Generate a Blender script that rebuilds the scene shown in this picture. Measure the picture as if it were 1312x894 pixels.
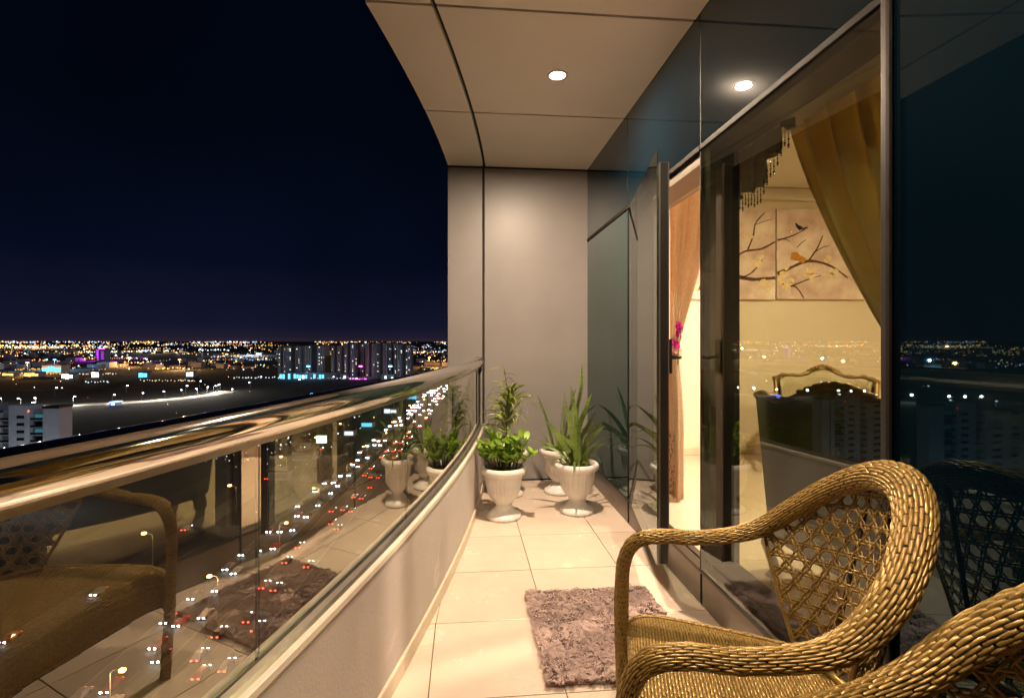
import bpy, math, random
from mathutils import Vector, Matrix, noise
random.seed(7)
R = math.radians
for o in list(bpy.data.objects):
    bpy.data.objects.remove(o, do_unlink=True)
S = bpy.context.scene
C = S.collection

# ------------------------------------------------------------------ camera
YAW = math.atan(61/656.0); CH = 1.28
CY, SY = math.cos(YAW), math.sin(YAW)
cam = bpy.data.cameras.new('camera'); camo = bpy.data.objects.new('camera', cam); C.objects.link(camo)
camo.location = (0, 0, CH); camo.rotation_euler = (R(90), 0, -YAW)
cam.sensor_width = 36; cam.lens = 18.0; cam.shift_y = -10/1312.0
cam.clip_start = 0.02; cam.clip_end = 200000
S.camera = camo

# ------------------------------------------------------------------ night sky
w = bpy.data.worlds.new('World'); S.world = w; w.use_nodes = True
nt = w.node_tree; bg = nt.nodes['Background']
tc = nt.nodes.new('ShaderNodeTexCoord'); sep = nt.nodes.new('ShaderNodeSeparateXYZ')
ramp = nt.nodes.new('ShaderNodeValToRGB')
nt.links.new(tc.outputs['Generated'], sep.inputs[0]); nt.links.new(sep.outputs[2], ramp.inputs[0])
cr = ramp.color_ramp
cr.elements[0].position = 0.0; cr.elements[0].color = (.022, .0145, .025, 1)
cr.elements[1].position = 0.75; cr.elements[1].color = (.0003, .0007, .0023, 1)
for p, c in ((.010, (.0115, .0098, .0245, 1)), (.03, (.0062, .0068, .0205, 1)), (.14, (.0016, .0033, .0110, 1)), (.35, (.0005, .0015, .0046, 1))):
    e = cr.elements.new(p); e.color = c
nz = nt.nodes.new('ShaderNodeTexNoise'); nz.inputs['Scale'].default_value = 2.2; nz.inputs['Detail'].default_value = 3
nt.links.new(tc.outputs['Generated'], nz.inputs['Vector'])
mr = nt.nodes.new('ShaderNodeMapRange'); mr.inputs[1].default_value = .3; mr.inputs[2].default_value = .7; mr.inputs[3].default_value = .72; mr.inputs[4].default_value = 1.25
nt.links.new(nz.outputs['Fac'], mr.inputs[0])
vm = nt.nodes.new('ShaderNodeVectorMath'); vm.operation = 'SCALE'; nt.links.new(ramp.outputs[0], vm.inputs[0]); nt.links.new(mr.outputs[0], vm.inputs['Scale'])
nt.links.new(vm.outputs[0], bg.inputs[0]); bg.inputs[1].default_value = 1.0

# ------------------------------------------------------------------ added faint bluish fill for the far buildings; no moon is there
sun = bpy.data.lights.new('added_city_fill', 'SUN'); sun.energy = 0.30; sun.angle = R(0.5); sun.color = (.72, .80, 1.0)
suno = bpy.data.objects.new('added_city_fill', sun); C.objects.link(suno)
suno.rotation_euler = Vector((-.55, .62, -.62)).to_track_quat('-Z', 'Y').to_euler()

S.view_settings.view_transform = 'Standard'; S.view_settings.look = 'None'
S.view_settings.exposure = 0.22; S.view_settings.gamma = 1.0
S.render.engine = 'CYCLES'
cy = S.cycles
cy.use_denoising = True
try: cy.denoiser = 'OPENIMAGEDENOISE'
except Exception: pass
cy.max_bounces = 9; cy.diffuse_bounces = 5; cy.glossy_bounces = 6; cy.transparent_max_bounces = 24
cy.transmission_bounces = 6; cy.sample_clamp_indirect = 6.0; cy.caustics_refractive = False; cy.blur_glossy = 0.0

# ------------------------------------------------------------------ helpers
class MB:
    """collects faces of one mesh"""
    def __init__(s): s.v = []; s.f = []
    def add(s, vs, fs):
        b = len(s.v); s.v.extend([tuple(q) for q in vs]); s.f.extend([tuple(i+b for i in f) for f in fs]); return s
    def box(s, x0, x1, y0, y1, z0, z1):
        vs = [(x, y, z) for z in (z0, z1) for y in (y0, y1) for x in (x0, x1)]
        return s.add(vs, [(0,2,3,1),(4,5,7,6),(0,1,5,4),(2,6,7,3),(0,4,6,2),(1,3,7,5)])
    def obox(s, c, ax, ay, az):
        c, ax, ay, az = Vector(c), Vector(ax), Vector(ay), Vector(az)
        vs = [c + ax*i + ay*j + az*k for k in (-1, 1) for j in (-1, 1) for i in (-1, 1)]
        return s.add(vs, [(0,2,3,1),(4,5,7,6),(0,1,5,4),(2,6,7,3),(0,4,6,2),(1,3,7,5)])
    def prism(s, poly, z0, z1):
        n = len(poly)
        vs = [(x, y, z0) for x, y in poly] + [(x, y, z1) for x, y in poly]
        fs = [tuple(range(n))[::-1], tuple(range(n, 2*n))] + [(i, (i+1) % n, n+(i+1) % n, n+i) for i in range(n)]
        return s.add(vs, fs)
    def tube(s, pts, rad, n=10, cap=True, flat=None):
        pts = [Vector(p) for p in pts]; m = len(pts)
        if not hasattr(rad, '__len__'): rad = [rad]*m
        t0 = (pts[1]-pts[0]).normalized()
        up = Vector((0, 0, 1)) if abs(t0.z) < .9 else Vector((1, 0, 0))
        u = t0.cross(up).normalized(); vs = []
        for i, p in enumerate(pts):
            t = (pts[min(i+1, m-1)]-pts[max(i-1, 0)]).normalized()
            u = (u - t*u.dot(t)).normalized(); q = t.cross(u)
            for k in range(n):
                a = 2*math.pi*k/n
                vs.append(p + u*math.cos(a)*rad[i] + q*math.sin(a)*rad[i]*(flat or 1))
        fs = [(i*n+k, i*n+(k+1) % n, (i+1)*n+(k+1) % n, (i+1)*n+k) for i in range(m-1) for k in range(n)]
        if cap: fs += [tuple(range(n))[::-1], tuple(range((m-1)*n, m*n))]
        return s.add(vs, fs)
    def lathe(s, prof, n=32, c=(0, 0, 0), flute=None):
        vs = []
        for j, (r, z) in enumerate(prof):
            for k in range(n):
                a = 2*math.pi*k/n; rr = r
                if flute: rr = r + flute(j, a, z)
                vs.append((c[0]+rr*math.cos(a), c[1]+rr*math.sin(a), c[2]+z))
        m = len(prof)
        fs = [(i*n+k, i*n+(k+1) % n, (i+1)*n+(k+1) % n, (i+1)*n+k) for i in range(m-1) for k in range(n)]
        if prof[0][0] > 1e-5: fs.append(tuple(range(n))[::-1])
        if prof[-1][0] > 1e-5: fs.append(tuple(range((m-1)*n, m*n)))
        return s.add(vs, fs)
    def grid(s, rows):
        m = len(rows[0]); vs = [p for r in rows for p in r]
        fs = [(i*m+k, i*m+k+1, (i+1)*m+k+1, (i+1)*m+k) for i in range(len(rows)-1) for k in range(m-1)]
        return s.add(vs, fs)
    def octa(s, c, r):
        x, y, z = c
        return s.add([(x+r,y,z),(x-r,y,z),(x,y+r,z),(x,y-r,z),(x,y,z+r),(x,y,z-r)],
                     [(0,2,4),(2,1,4),(1,3,4),(3,0,4),(2,0,5),(1,2,5),(3,1,5),(0,3,5)])
    def mesh(s, name, m, smooth=False):
        me = bpy.data.meshes.new(name); me.from_pydata(s.v, [], s.f); me.update()
        if m: me.materials.append(m)
        if smooth: me.polygons.foreach_set('use_smooth', [True]*len(me.polygons))
        return me
    def build(s, name, m, parent=None, smooth=False, bevel=0, autos=None):
        o = bpy.data.objects.new(name, s.mesh(name, m, smooth)); C.objects.link(o)
        if parent: o.parent = parent
        if bevel:
            b = o.modifiers.new('bevel', 'BEVEL'); b.width = bevel; b.segments = 2; b.limit_method = 'ANGLE'; b.angle_limit = R(40)
        return o

def empty(name, loc=(0, 0, 0), rz=0):
    o = bpy.data.objects.new(name, None); C.objects.link(o); o.location = loc; o.rotation_euler = (0, 0, rz); o.empty_display_size = .1
    return o
def tag(o, label, cat, group=None):
    o['label'] = label; o['category'] = cat
    if group: o['group'] = group
    return o
def struct(o): o['kind'] = 'structure'; return o
def stuff(o): o['kind'] = 'stuff'; return o
def inst(name, me, parent, loc=(0, 0, 0), rot=(0, 0, 0), sc=(1, 1, 1)):
    o = bpy.data.objects.new(name, me); C.objects.link(o); o.parent = parent
    o.location = loc; o.rotation_euler = rot; o.scale = sc if hasattr(sc, '__len__') else (sc, sc, sc)
    return o
def copy_tree(o, parent=None):
    c = o.copy(); C.objects.link(c); c.parent = parent
    for ch in list(o.children): copy_tree(ch, c)
    return c
def W(xc, zc, z=0.0):          # a spot given by how far right of and ahead of the viewer it lies
    return Vector((xc*CY + zc*SY, -xc*SY + zc*CY, z))
def on_y(px, py, Y):           # point of the plane y = Y
    a, b = (px-656)/656.0, (437-py)/656.0
    t = Y/(-a*SY + CY); return Vector((t*(a*CY+SY), Y, CH + b*t))
def on_x(px, py, X):
    a, b = (px-656)/656.0, (437-py)/656.0
    t = X/(a*CY + SY); return Vector((X, t*(-a*SY+CY), CH + b*t))
def catmull(pts, n):
    P = [Vector(p) for p in pts]; P = [P[0]*2-P[1]] + P + [P[-1]*2-P[-2]]; out = []
    for i in range(1, len(P)-2):
        for k in range(n):
            t = k/n; a, b, c, d = P[i-1:i+3]
            out.append(.5*((2*b) + (c-a)*t + (2*a-5*b+4*c-d)*t*t + (3*b-a-3*c+d)*t**3))
    out.append(P[-2]); return out

# ------------------------------------------------------------------ materials
def mat(name, col, rough=.5, metal=0, col2=None, nscale=8, bump=0, bscale=60, spec=.5, stretch=None, rvar=0, orand=0, coat=0, detail=5, sheen=0, patch=None, subsurf=None):
    m = bpy.data.materials.new(name); m.use_nodes = True; n = m.node_tree.nodes; L = m.node_tree.links
    b = n['Principled BSDF']
    b.inputs['Roughness'].default_value = rough; b.inputs['Metallic'].default_value = metal
    b.inputs['Specular IOR Level'].default_value = spec; b.inputs['Coat Weight'].default_value = coat
    if sheen: b.inputs['Sheen Weight'].default_value = sheen
    c4 = (*col, 1); b.inputs['Base Color'].default_value = c4
    co = n.new('ShaderNodeTexCoord'); src = co.outputs['Object']
    if stretch:
        mp = n.new('ShaderNodeMapping'); mp.inputs['Scale'].default_value = stretch; L.new(src, mp.inputs[0]); src = mp.outputs[0]
    cur = None
    if col2 is not None:
        nz = n.new('ShaderNodeTexNoise'); nz.inputs['Scale'].default_value = nscale; nz.inputs['Detail'].default_value = detail
        nz.inputs['Roughness'].default_value = .6
        L.new(src, nz.inputs['Vector'])
        rp = n.new('ShaderNodeValToRGB'); rp.color_ramp.elements[0].position = .32; rp.color_ramp.elements[1].position = .68
        rp.color_ramp.elements[0].color = c4; rp.color_ramp.elements[1].color = (*col2, 1)
        L.new(nz.outputs['Fac'], rp.inputs[0]); cur = rp.outputs[0]
        if rvar:
            mr = n.new('ShaderNodeMapRange'); mr.inputs['To Min'].default_value = rough-rvar; mr.inputs['To Max'].default_value = rough+rvar
            L.new(nz.outputs['Fac'], mr.inputs[0]); L.new(mr.outputs[0], b.inputs['Roughness'])
    if patch:      # touched-up paint: hard edged blotches of a slightly different coat
        pc, ps, th = patch; pn = n.new('ShaderNodeTexNoise'); pn.inputs['Scale'].default_value = ps; pn.inputs['Detail'].default_value = 2; pn.inputs['Distortion'].default_value = 1.2
        L.new(src, pn.inputs['Vector']); pr = n.new('ShaderNodeValToRGB'); pr.color_ramp.elements[0].position = th; pr.color_ramp.elements[1].position = th+.03
        L.new(pn.outputs['Fac'], pr.inputs[0]); px_m = n.new('ShaderNodeMix'); px_m.data_type = 'RGBA'
        L.new(pr.outputs[0], px_m.inputs[0]); L.new(cur, px_m.inputs[6]); px_m.inputs[7].default_value = (*pc, 1); cur = px_m.outputs[2]
    if orand:
        oi = n.new('ShaderNodeObjectInfo'); hs = n.new('ShaderNodeHueSaturation')
        mr = n.new('ShaderNodeMapRange'); mr.inputs['To Min'].default_value = 1-orand; mr.inputs['To Max'].default_value = 1+orand
        L.new(oi.outputs['Random'], mr.inputs[0]); L.new(mr.outputs[0], hs.inputs['Value'])
        if cur: L.new(cur, hs.inputs['Color'])
        else: hs.inputs['Color'].default_value = c4
        cur = hs.outputs[0]
    if cur: L.new(cur, b.inputs['Base Color'])
    if subsurf:
        tr = n.new('ShaderNodeBsdfTranslucent'); mx = n.new('ShaderNodeMixShader'); mx.inputs[0].default_value = subsurf
        if cur: L.new(cur, tr.inputs[0])
        else: tr.inputs[0].default_value = c4
        L.new(b.outputs[0], mx.inputs[1]); L.new(tr.outputs[0], mx.inputs[2]); L.new(mx.outputs[0], n['Material Output'].inputs[0])
    if bump:
        nb = n.new('ShaderNodeTexNoise'); nb.inputs['Scale'].default_value = bscale; nb.inputs['Detail'].default_value = 4
        L.new(src, nb.inputs['Vector'])
        bp = n.new('ShaderNodeBump'); bp.inputs['Strength'].default_value = bump; bp.inputs['Distance'].default_value = .01
        L.new(nb.outputs['Fac'], bp.inputs['Height']); L.new(bp.outputs[0], b.inputs['Normal'])
    return m

def emit(name, col, st, sample=False):
    m = bpy.data.materials.new(name); m.use_nodes = True; n = m.node_tree.nodes; L = m.node_tree.links
    n.remove(n['Principled BSDF']); e = n.new('ShaderNodeEmission'); e.inputs[0].default_value = (*col, 1); e.inputs[1].default_value = st
    L.new(e.outputs[0], n['Material Output'].inputs[0])
    m.cycles.emission_sampling = 'AUTO' if sample else 'NONE'
    return m

def pane_mat(name, tint, f0, power=5.0, dirt=.0, rtint=(.95, 1, 1)):
    """flat architectural glass: clear tinted transmission plus mirror reflection rising towards grazing angles"""
    m = bpy.data.materials.new(name); m.use_nodes = True; n = m.node_tree.nodes; L = m.node_tree.links
    n.remove(n['Principled BSDF'])
    g = n.new('ShaderNodeNewGeometry'); d = n.new('ShaderNodeVectorMath'); d.operation = 'DOT_PRODUCT'
    L.new(g.outputs['Incoming'], d.inputs[0]); L.new(g.outputs['Normal'], d.inputs[1])
    def M(op, a, b):
        q = n.new('ShaderNodeMath'); q.operation = op
        for i, vv in enumerate((a, b)):
            if vv is None: continue
            if isinstance(vv, (int, float)): q.inputs[i].default_value = vv
            else: L.new(vv, q.inputs[i])
        return q.outputs[0]
    c = M('ABSOLUTE', d.outputs['Value'], None); k = M('POWER', M('SUBTRACT', 1.0, c), power)
    f = M('ADD', M('MULTIPLY', k, 1-f0), f0)
    t = n.new('ShaderNodeBsdfTransparent'); t.inputs[0].default_value = (*tint, 1)
    gl = n.new('ShaderNodeBsdfGlossy'); gl.inputs['Roughness'].default_value = 0.0; gl.inputs[0].default_value = (*rtint, 1)
    mx = n.new('ShaderNodeMixShader'); f = M('MULTIPLY', f, M('SUBTRACT', 1.0, g.outputs['Backfacing'])); L.new(f, mx.inputs[0]); L.new(t.outputs[0], mx.inputs[1]); L.new(gl.outputs[0], mx.inputs[2])
    out = mx.outputs[0]
    if dirt:
        nz = n.new('ShaderNodeTexNoise'); nz.inputs['Scale'].default_value = 5; nz.inputs['Detail'].default_value = 8
        co = n.new('ShaderNodeTexCoord'); L.new(co.outputs['Object'], nz.inputs['Vector'])
        df = n.new('ShaderNodeBsdfDiffuse'); df.inputs[0].default_value = (.5, .48, .44, 1)
        mr = n.new('ShaderNodeMapRange'); mr.inputs[1].default_value = .5; mr.inputs[2].default_value = .85; mr.inputs[4].default_value = dirt
        L.new(nz.outputs['Fac'], mr.inputs[0])
        m2 = n.new('ShaderNodeMixShader'); L.new(mr.outputs[0], m2.inputs[0]); L.new(out, m2.inputs[1]); L.new(df.outputs[0], m2.inputs[2]); out = m2.outputs[0]
    L.new(out, n['Material Output'].inputs[0])
    return m

M_tile = mat('cream_porcelain', (.54, .44, .355), .26, col2=(.61, .505, .415), nscale=3, rvar=.06, orand=.05, bump=.02, bscale=20)
M_grout = mat('grout', (.16, .13, .10), .9)
M_panel = mat('aluminium_panel', (.235, .217, .207), .40, col2=(.268, .246, .234), nscale=2.2, rvar=.04, orand=.02, spec=.5, bump=.01, bscale=3)
M_panelc = mat('ceiling_panel_coat', (.77, .69, .61), .42, col2=(.81, .73, .65), nscale=2.0, rvar=.04, orand=.02, bump=.01, bscale=3)
M_joint = mat('joint_shadow_gap', (.02, .018, .016), .8)
M_plaster = mat('painted_plaster', (.43, .375, .35), .7, col2=(.48, .42, .395), nscale=3.5, patch=((.52, .455, .43), 2.6, .615), bump=.12, bscale=90)
M_skirt = mat('travertine_skirting', (.55, .45, .33), .35, col2=(.62, .52, .40), nscale=9)
M_trimlight = mat('cream_edge_trim', (.68, .60, .50), .35, col2=(.6, .52, .43), nscale=14)
M_alu = mat('bronze_aluminium', (.21, .18, .155), .42, metal=.6, col2=(.25, .215, .185), nscale=6)
M_dark = mat('dark_bronze_frame', (.028, .026, .022), .38, col2=(.036, .032, .028), nscale=6, metal=.2)
M_post = mat('grey_green_frame', (.12, .125, .11), .35, metal=.6, col2=(.14, .14, .12), nscale=5)
M_chrome = mat('polished_steel', (.76, .72, .67), .06, metal=1, col2=(.66, .62, .58), nscale=10, stretch=(3, .5, 3), rvar=.03, bump=.004, bscale=9)
M_steel = mat('satin_steel', (.55, .52, .48), .3, metal=1, col2=(.48, .45, .42), nscale=20)
M_black = mat('black_metal', (.015, .014, .013), .4, col2=(.022, .02, .018))
M_glassrail = pane_mat('railing_glass', (.95, .98, .97), .26, 3.0, dirt=.015, rtint=(1, .98, .86))
M_glasswin = pane_mat('window_glass', (.57, .60, .50), .09, 4.2, dirt=.012)
M_glassdoor = pane_mat('door_glass', (.62, .68, .64), .16, 4.0, dirt=.02)
M_glassdark = mat('dark_coated_glass', (.0010, .0045, .0085), .012, col2=(.0013, .006, .0110), nscale=1.5, spec=.5, coat=.012)
M_glassdark.node_tree.nodes['Principled BSDF'].inputs['Coat Roughness'].default_value = .22
M_glassdark.node_tree.nodes['Principled BSDF'].inputs['IOR'].default_value = 1.62
M_glassblue = mat('blue_grey_coated_glass', (.010, .024, .025), .012, col2=(.012, .028, .029), nscale=1.3, spec=.5)
M_glassblue.node_tree.nodes['Principled BSDF'].inputs['Specular Tint'].default_value = (.55, 1, .95, 1)
M_glassblue.node_tree.nodes['Principled BSDF'].inputs['IOR'].default_value = 2.0
M_trimbr = mat('dark_bronze_trim', (.014, .011, .009), .62, col2=(.02, .016, .013), nscale=8, spec=.12)
M_glassdark.node_tree.nodes['Principled BSDF'].inputs['Specular Tint'].default_value = (.5, .85, 1, 1)

# ------------------------------------------------------------------ the plan of the balcony
def cx(y): return -.82 + .345*y - .028*y*y
def edge(y, off):              # a point 'off' metres outside the inner parapet face
    s = .345 - .056*y; n = math.hypot(1, s)
    return (cx(y) - off/n, y + off*s/n)
CEIL = 2.87; XF = 1.14; YE = 4.68; YB = -2.2
ys = [YB + (YE-YB)*i/70 for i in range(71)]

# floor with single tiles
fl = MB()
fl.prism([edge(y, .05) for y in ys] + [(1.12, YE), (1.12, 1.30), (.95, -.9), (.7, YB)], -.18, -.006)
floor = struct(fl.build('floor', M_grout))
ty = [1.84 + .505*k for k in range(-8, 7)]; tx = [-.13 + .5*k for k in range(-4, 4)]
for y0 in ty[:-1]:
    y1 = min(y0+.505, YE)
    if y0 >= YE-.02 or y1 < YB+.1: continue
    y0c = max(y0, YB)
    for x0 in tx:
        a, b = x0 + .0020, x0 + .5 - .0020
        xr = XF + .01 if y0c > 1.2 else (1.06 if y0c > .15 else .93 if y0c > -.95 else .7)
        b = min(b, xr)
        if b - a < .02: continue
        p, q = y0c+.0020, y1-.0020
        l0, l1 = edge(p, .03)[0], edge(q, .03)[0]
        if b < min(l0, l1): continue
        poly = [(max(a, l0), p), (max(b, l0+.001), p), (b if b > l1 else l1+.001, q), (max(a, l1), q)]
        MB().prism(poly, -.006+.0005, random.uniform(-.0003, .0003)).build('tile', M_tile, floor, bevel=.0012)

# the slab that carries the balcony
tag(MB().prism([edge(y, .33) for y in ys] + [(1.10, YE), (1.10, 1.3), (.95, -.9), (.7, YB)], -.42, -.185).build('balcony_slab', M_plaster),
    'concrete slab underneath the tiled balcony floor', 'slab')

# ceiling with single aluminium panels
cb = [YB, -.93, .19, 1.31, 2.45, 3.575, YE]
ceil = struct(MB().prism([edge(y, .325) for y in ys] + [(2.2, YE), (2.2, YB)], CEIL+.03, CEIL+.35).build('ceiling', M_joint))
for i in range(len(cb)-1):
    y0, y1 = cb[i]+.009, cb[i+1]-.009
    n = 14; yy = [y0 + (y1-y0)*k/n for k in range(n+1)]
    outer = [edge(y, .33) for y in yy]; inn = [edge(y, .013) for y in yy]; inr = [edge(y, -.010) for y in yy]
    MB().prism([(p[0], y) for p, y in zip(outer, yy)] + [(p[0], y) for p, y in zip(reversed(inn), reversed(yy))], CEIL, CEIL+.028).build('ceiling_panel', M_panelc, ceil, bevel=.002)
    xr = XF if y0 > 1.2 else XF + .02
    MB().prism([(p[0], y) for p, y in zip(inr, yy)] + [(xr, y1), (xr, y0)], CEIL, CEIL+.028).build('ceiling_panel', M_panelc, ceil, bevel=.002)

# end wall
ew = tag(empty('end_wall', (0, YE, 0)), 'grey metal clad wall closing the far end of the balcony behind the planters', 'wall')
MB().box(-.135, 1.6, .02, .30, -.42, CEIL+.3).build('backing', M_joint, ew)
MB().box(-.15, .163, 0, .32, -.43, CEIL-.012).build('wall_panel', M_panel, ew, bevel=.003)
MB().box(.183, XF+.02, 0, .05, .012, CEIL-.012).build('wall_panel', M_panel, ew, bevel=.003)

# parapet
def sweep(prof, y0=YB, y1=YE-.002, n=70):
    """closed profile (off, z) swept along the curved balcony edge"""
    m = len(prof); rows = []
    for i in range(n+1):
        y = y0 + (y1-y0)*i/n
        rows.append([Vector((*edge(y, o), z)) for o, z in prof])
    mb = MB(); vs = [p for r in rows for p in r]
    fs = [(i*m+k, (i+1)*m+k, (i+1)*m+(k+1) % m, i*m+(k+1) % m) for i in range(n) for k in range(m)]
    fs += [tuple(range(m)), tuple(range(n*m, (n+1)*m))[::-1]]
    return mb.add(vs, fs)
pw = tag(sweep([(0, -.004), (0, .515), (.10, .515), (.10, -.18)]).build('parapet_wall', M_plaster, smooth=False),
         'low curved plastered parapet wall below the glass railing', 'wall')
for p in pw.data.polygons: p.use_smooth = False
k = 0
y = YB+.02
while y < YE-.05:
    y2 = min(y+.60, YE-.003)
    sweep([(-.011, .0005), (-.011, .064), (-.008, .067), (.001, .067), (.001, .0005)], y+.001, y2-.001, 10).build('skirting', M_skirt, pw)
    y = y2
sweep([(-.006, .505), (-.006, .523), (-.003, .526), (.012, .526), (.012, .516), (-.0005, .516), (-.0005, .505)]).build('edge_trim', M_trimlight, pw)

# glass railing
gb = tag(empty('glass_railing', (*edge(1.5, .045), .52)), 'curved glass railing with thick round steel handrail on the parapet', 'railing')
gb_off = Vector(gb.location)
def put(o):
    o.parent = gb; o.location = -gb_off; return o
put(sweep([(.0125, .5165), (.0125, .524), (.031, .524), (.031, .544), (.039, .544), (.039, .528), (.060, .528), (.060, .544), (.068, .544), (.068, .5165)]).build('base_channel', M_steel))
cuts = [-1.6, -.62, .29, 1.235, 2.19, 3.09, 3.99, 4.655]
for a, b in zip(cuts, cuts[1:]):
    put(sweep([(.043, .53), (.043, 1.062), (.055, 1.062), (.055, .53)], a+.002, b-.002, 12).build('glass_pane', M_glassrail))
for a in cuts[1:-1]:
    put(sweep([(.0455, .532), (.0455, 1.05), (.0525, 1.05), (.0525, .532)], a-.0015, a+.0015, 1).build('gasket', M_black))
yy = [YB + (4.60-YB)*i/80 for i in range(81)]
put(MB().tube([Vector((*edge(y, .048), 1.092)) for y in yy], .042, 28).build('handrail', M_chrome, smooth=True))
put(sweep([(.036, 1.04), (.036, 1.056), (.062, 1.056), (.062, 1.04)], YB, 4.6).build('rail_channel', M_steel))
e0 = Vector((*edge(4.60, .048), 1.092)); e1 = Vector((*edge(4.64, .048), 1.092))
cap = MB().tube([e0-(e1-e0)*.2, e0+(e1-e0)*.2, e0+(e1-e0)*.5, e1], [.0425, .046, .047, .040], 28).build('end_collar', M_steel, smooth=True); put(cap)
put(MB().tube([e1, Vector((e1.x+.012, YE, 1.09))], .028, 18).build('wall_flange', M_steel, smooth=True))
px_, py_ = edge(4.64, .045)
put(MB().box(px_-.012, px_+.012, py_-.02, py_+.02, .527, 1.06).build('end_post', M_dark, bevel=.003))

# ------------------------------------------------------------------ glazed facade
fb = [4.68, 3.50, 2.39, 1.29]
fc = tag(empty('glazed_facade', (XF, 0, 0)), 'dark glass and metal facade along the right side of the balcony', 'facade')
def fput(mb, name, m, bevel=0, parent=None):
    mb.v = [(x-XF, y, z) for x, y, z in mb.v]
    return mb.build(name, m, parent or fc, bevel=bevel)
SILL, HEAD = .18, 2.20
for i in range(3):
    y1, y0 = fb[i], fb[i+1]
    fput(MB().box(XF, XF+.012, y0+.005, y1-.005, HEAD+.034, CEIL-.006), 'spandrel_pane', M_glassdark)
    fput(MB().box(XF-.006, XF+.03, y0+.002, y1-.002, HEAD+.004, HEAD+.030), 'head_trim', M_trimbr, .003)
    fput(MB().box(XF+.006, XF+.05, y0+.002, y1-.002, .002, SILL-.022), 'sill_panel', M_alu, .003)
    fput(MB().box(XF-.004, XF+.05, y0+.001, y1-.001, SILL-.020, SILL-.004), 'sill_trim', M_dark, .002)
for yj in fb[1:]:
    fput(MB().box(XF+.001, XF+.02, yj-.0045, yj+.0045, .01, CEIL-.004), 'joint_strip', M_trimbr)
fput(MB().box(XF+.055, XF+.08, 1.29, 4.68, HEAD+.02, CEIL+.02), 'lining', M_joint)
# fixed pane beside the door (backed by a dark wall)
fput(MB().box(XF, XF+.012, 3.505, 4.675, SILL, HEAD-.003), 'fixed_pane', M_glassblue)
fput(MB().box(XF+.03, XF+.2, 3.53, 4.68, .002, HEAD), 'lining', M_dark)
# the large window
fput(MB().box(XF, XF+.012, 1.298, 2.382, SILL, HEAD-.003), 'window_pane', M_glasswin)
fput(MB().box(XF+.018, XF+.075, 2.33, 2.388, SILL, HEAD), 'mullion', M_post, .003)
fput(MB().box(XF+.0755, XF+.165, 2.325, 2.392, SILL-.01, HEAD+.01), 'mullion', M_dark, .003)
fput(MB().box(XF+.014, XF+.165, 1.285, 1.318, SILL-.01, HEAD+.01), 'mullion', M_dark, .003)
fput(MB().box(XF-.012, XF+.012, 1.276, 1.296, .01, CEIL-.004), 'cover_strip', M_dark, .003)
fput(MB().box(XF-.016, XF-.006, 1.262, 1.275, .01, CEIL-.004), 'cover_strip', M_trimbr, .002)
fput(MB().box(XF+.02, XF+.16, 1.32, 2.324, SILL-.015, SILL+.045), 'bottom_rail', M_trimbr, .003)
fput(MB().box(XF+.02, XF+.16, 1.32, 2.324, HEAD-.02, HEAD+.01), 'top_rail', M_dark, .003)
# door opening
fput(MB().box(XF+.014, XF+.165, 3.455, 3.50, SILL-.02, HEAD), 'door_jamb', M_dark, .003)
fput(MB().box(XF+.014, XF+.165, 2.395, 3.453, HEAD-.055, HEAD-.001), 'door_head', M_alu, .004)
fput(MB().box(XF+.052, XF+.165, 2.395, 3.453, .01, SILL-.035), 'threshold', M_alu, .004)
fput(MB().box(XF+.06, XF+.10, 2.395, 3.453, SILL-.0345, SILL-.005), 'threshold_ridge', M_dark, .003)
# panes nearer than the window turn slowly with the curve of the building
p = Vector((XF, 1.268, 0)); ang = 4.0
for i in range(3):
    d = Vector((-math.sin(R(ang)), -math.cos(R(ang)), 0)); nrm = Vector((-d.y, d.x, 0))
    if nrm.x < 0: nrm = -nrm
    L_ = 1.09
    def slab(a0, a1, o0, o1, z0, z1):
        c = p + d*((a0+a1)/2) + nrm*((o0+o1)/2) + Vector((0, 0, (z0+z1)/2))
        return MB().obox(c, d*((a1-a0)/2), nrm*((o1-o0)/2), Vector((0, 0, (z1-z0)/2)))
    fput(slab(.004, L_-.004, 0, .012, SILL, HEAD), 'dark_pane', M_glassdark)
    fput(slab(.004, L_-.004, 0, .012, HEAD+.008, CEIL-.006), 'spandrel_pane', M_glassdark)
    fput(slab(.002, L_-.002, .004, .05, .002, SILL-.006), 'sill_panel', M_alu, .003)
    fput(slab(0, L_, .02, .08, 0, CEIL+.02), 'lining', M_joint)
    p = p + d*L_; ang += 4.5

# ------------------------------------------------------------------ balcony door, standing ajar
HX, HY = XF+.004, 3.494
LEN = 1.075
door = tag(empty('balcony_door', (HX, HY, 0), R(10.9)), 'glass balcony door standing ajar beside the window', 'door')
# local: -y along the leaf from the hinge to the free edge, -x towards the balcony.  rotation makes the free edge swing out
door.rotation_euler = (0, 0, -R(10.9))
Z0, Z1 = SILL, HEAD-.004
MB().box(0, .010, -LEN, 0, Z0, Z1+.02).build('glass_pane', M_glassdoor, door)
MB().box(.011, .062, -LEN+.005, -LEN+.060, Z0+.004, Z1-.035).build('stile', M_alu, door, bevel=.003)
MB().box(.011, .062, -.065, -.005, Z0+.004, Z1-.03).build('stile', M_dark, door, bevel=.003)
MB().box(.011, .062, -LEN+.0605, -.0655, Z0+.004, Z0+.065).build('bottom_rail', M_alu, door, bevel=.003)
MB().box(.011, .062, -LEN+.0605, -.0655, Z1-.095, Z1-.035).build('top_rail', M_dark, door, bevel=.003)
MB().box(.018, .054, -LEN-.001, -LEN+.0045, Z0+.01, Z1-.04).build('edge_seal', M_black, door)
h = MB().box(.0625, .078, -LEN+.014, -LEN+.050, 1.12, 1.29).build('handle', M_black, door, bevel=.004)
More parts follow.
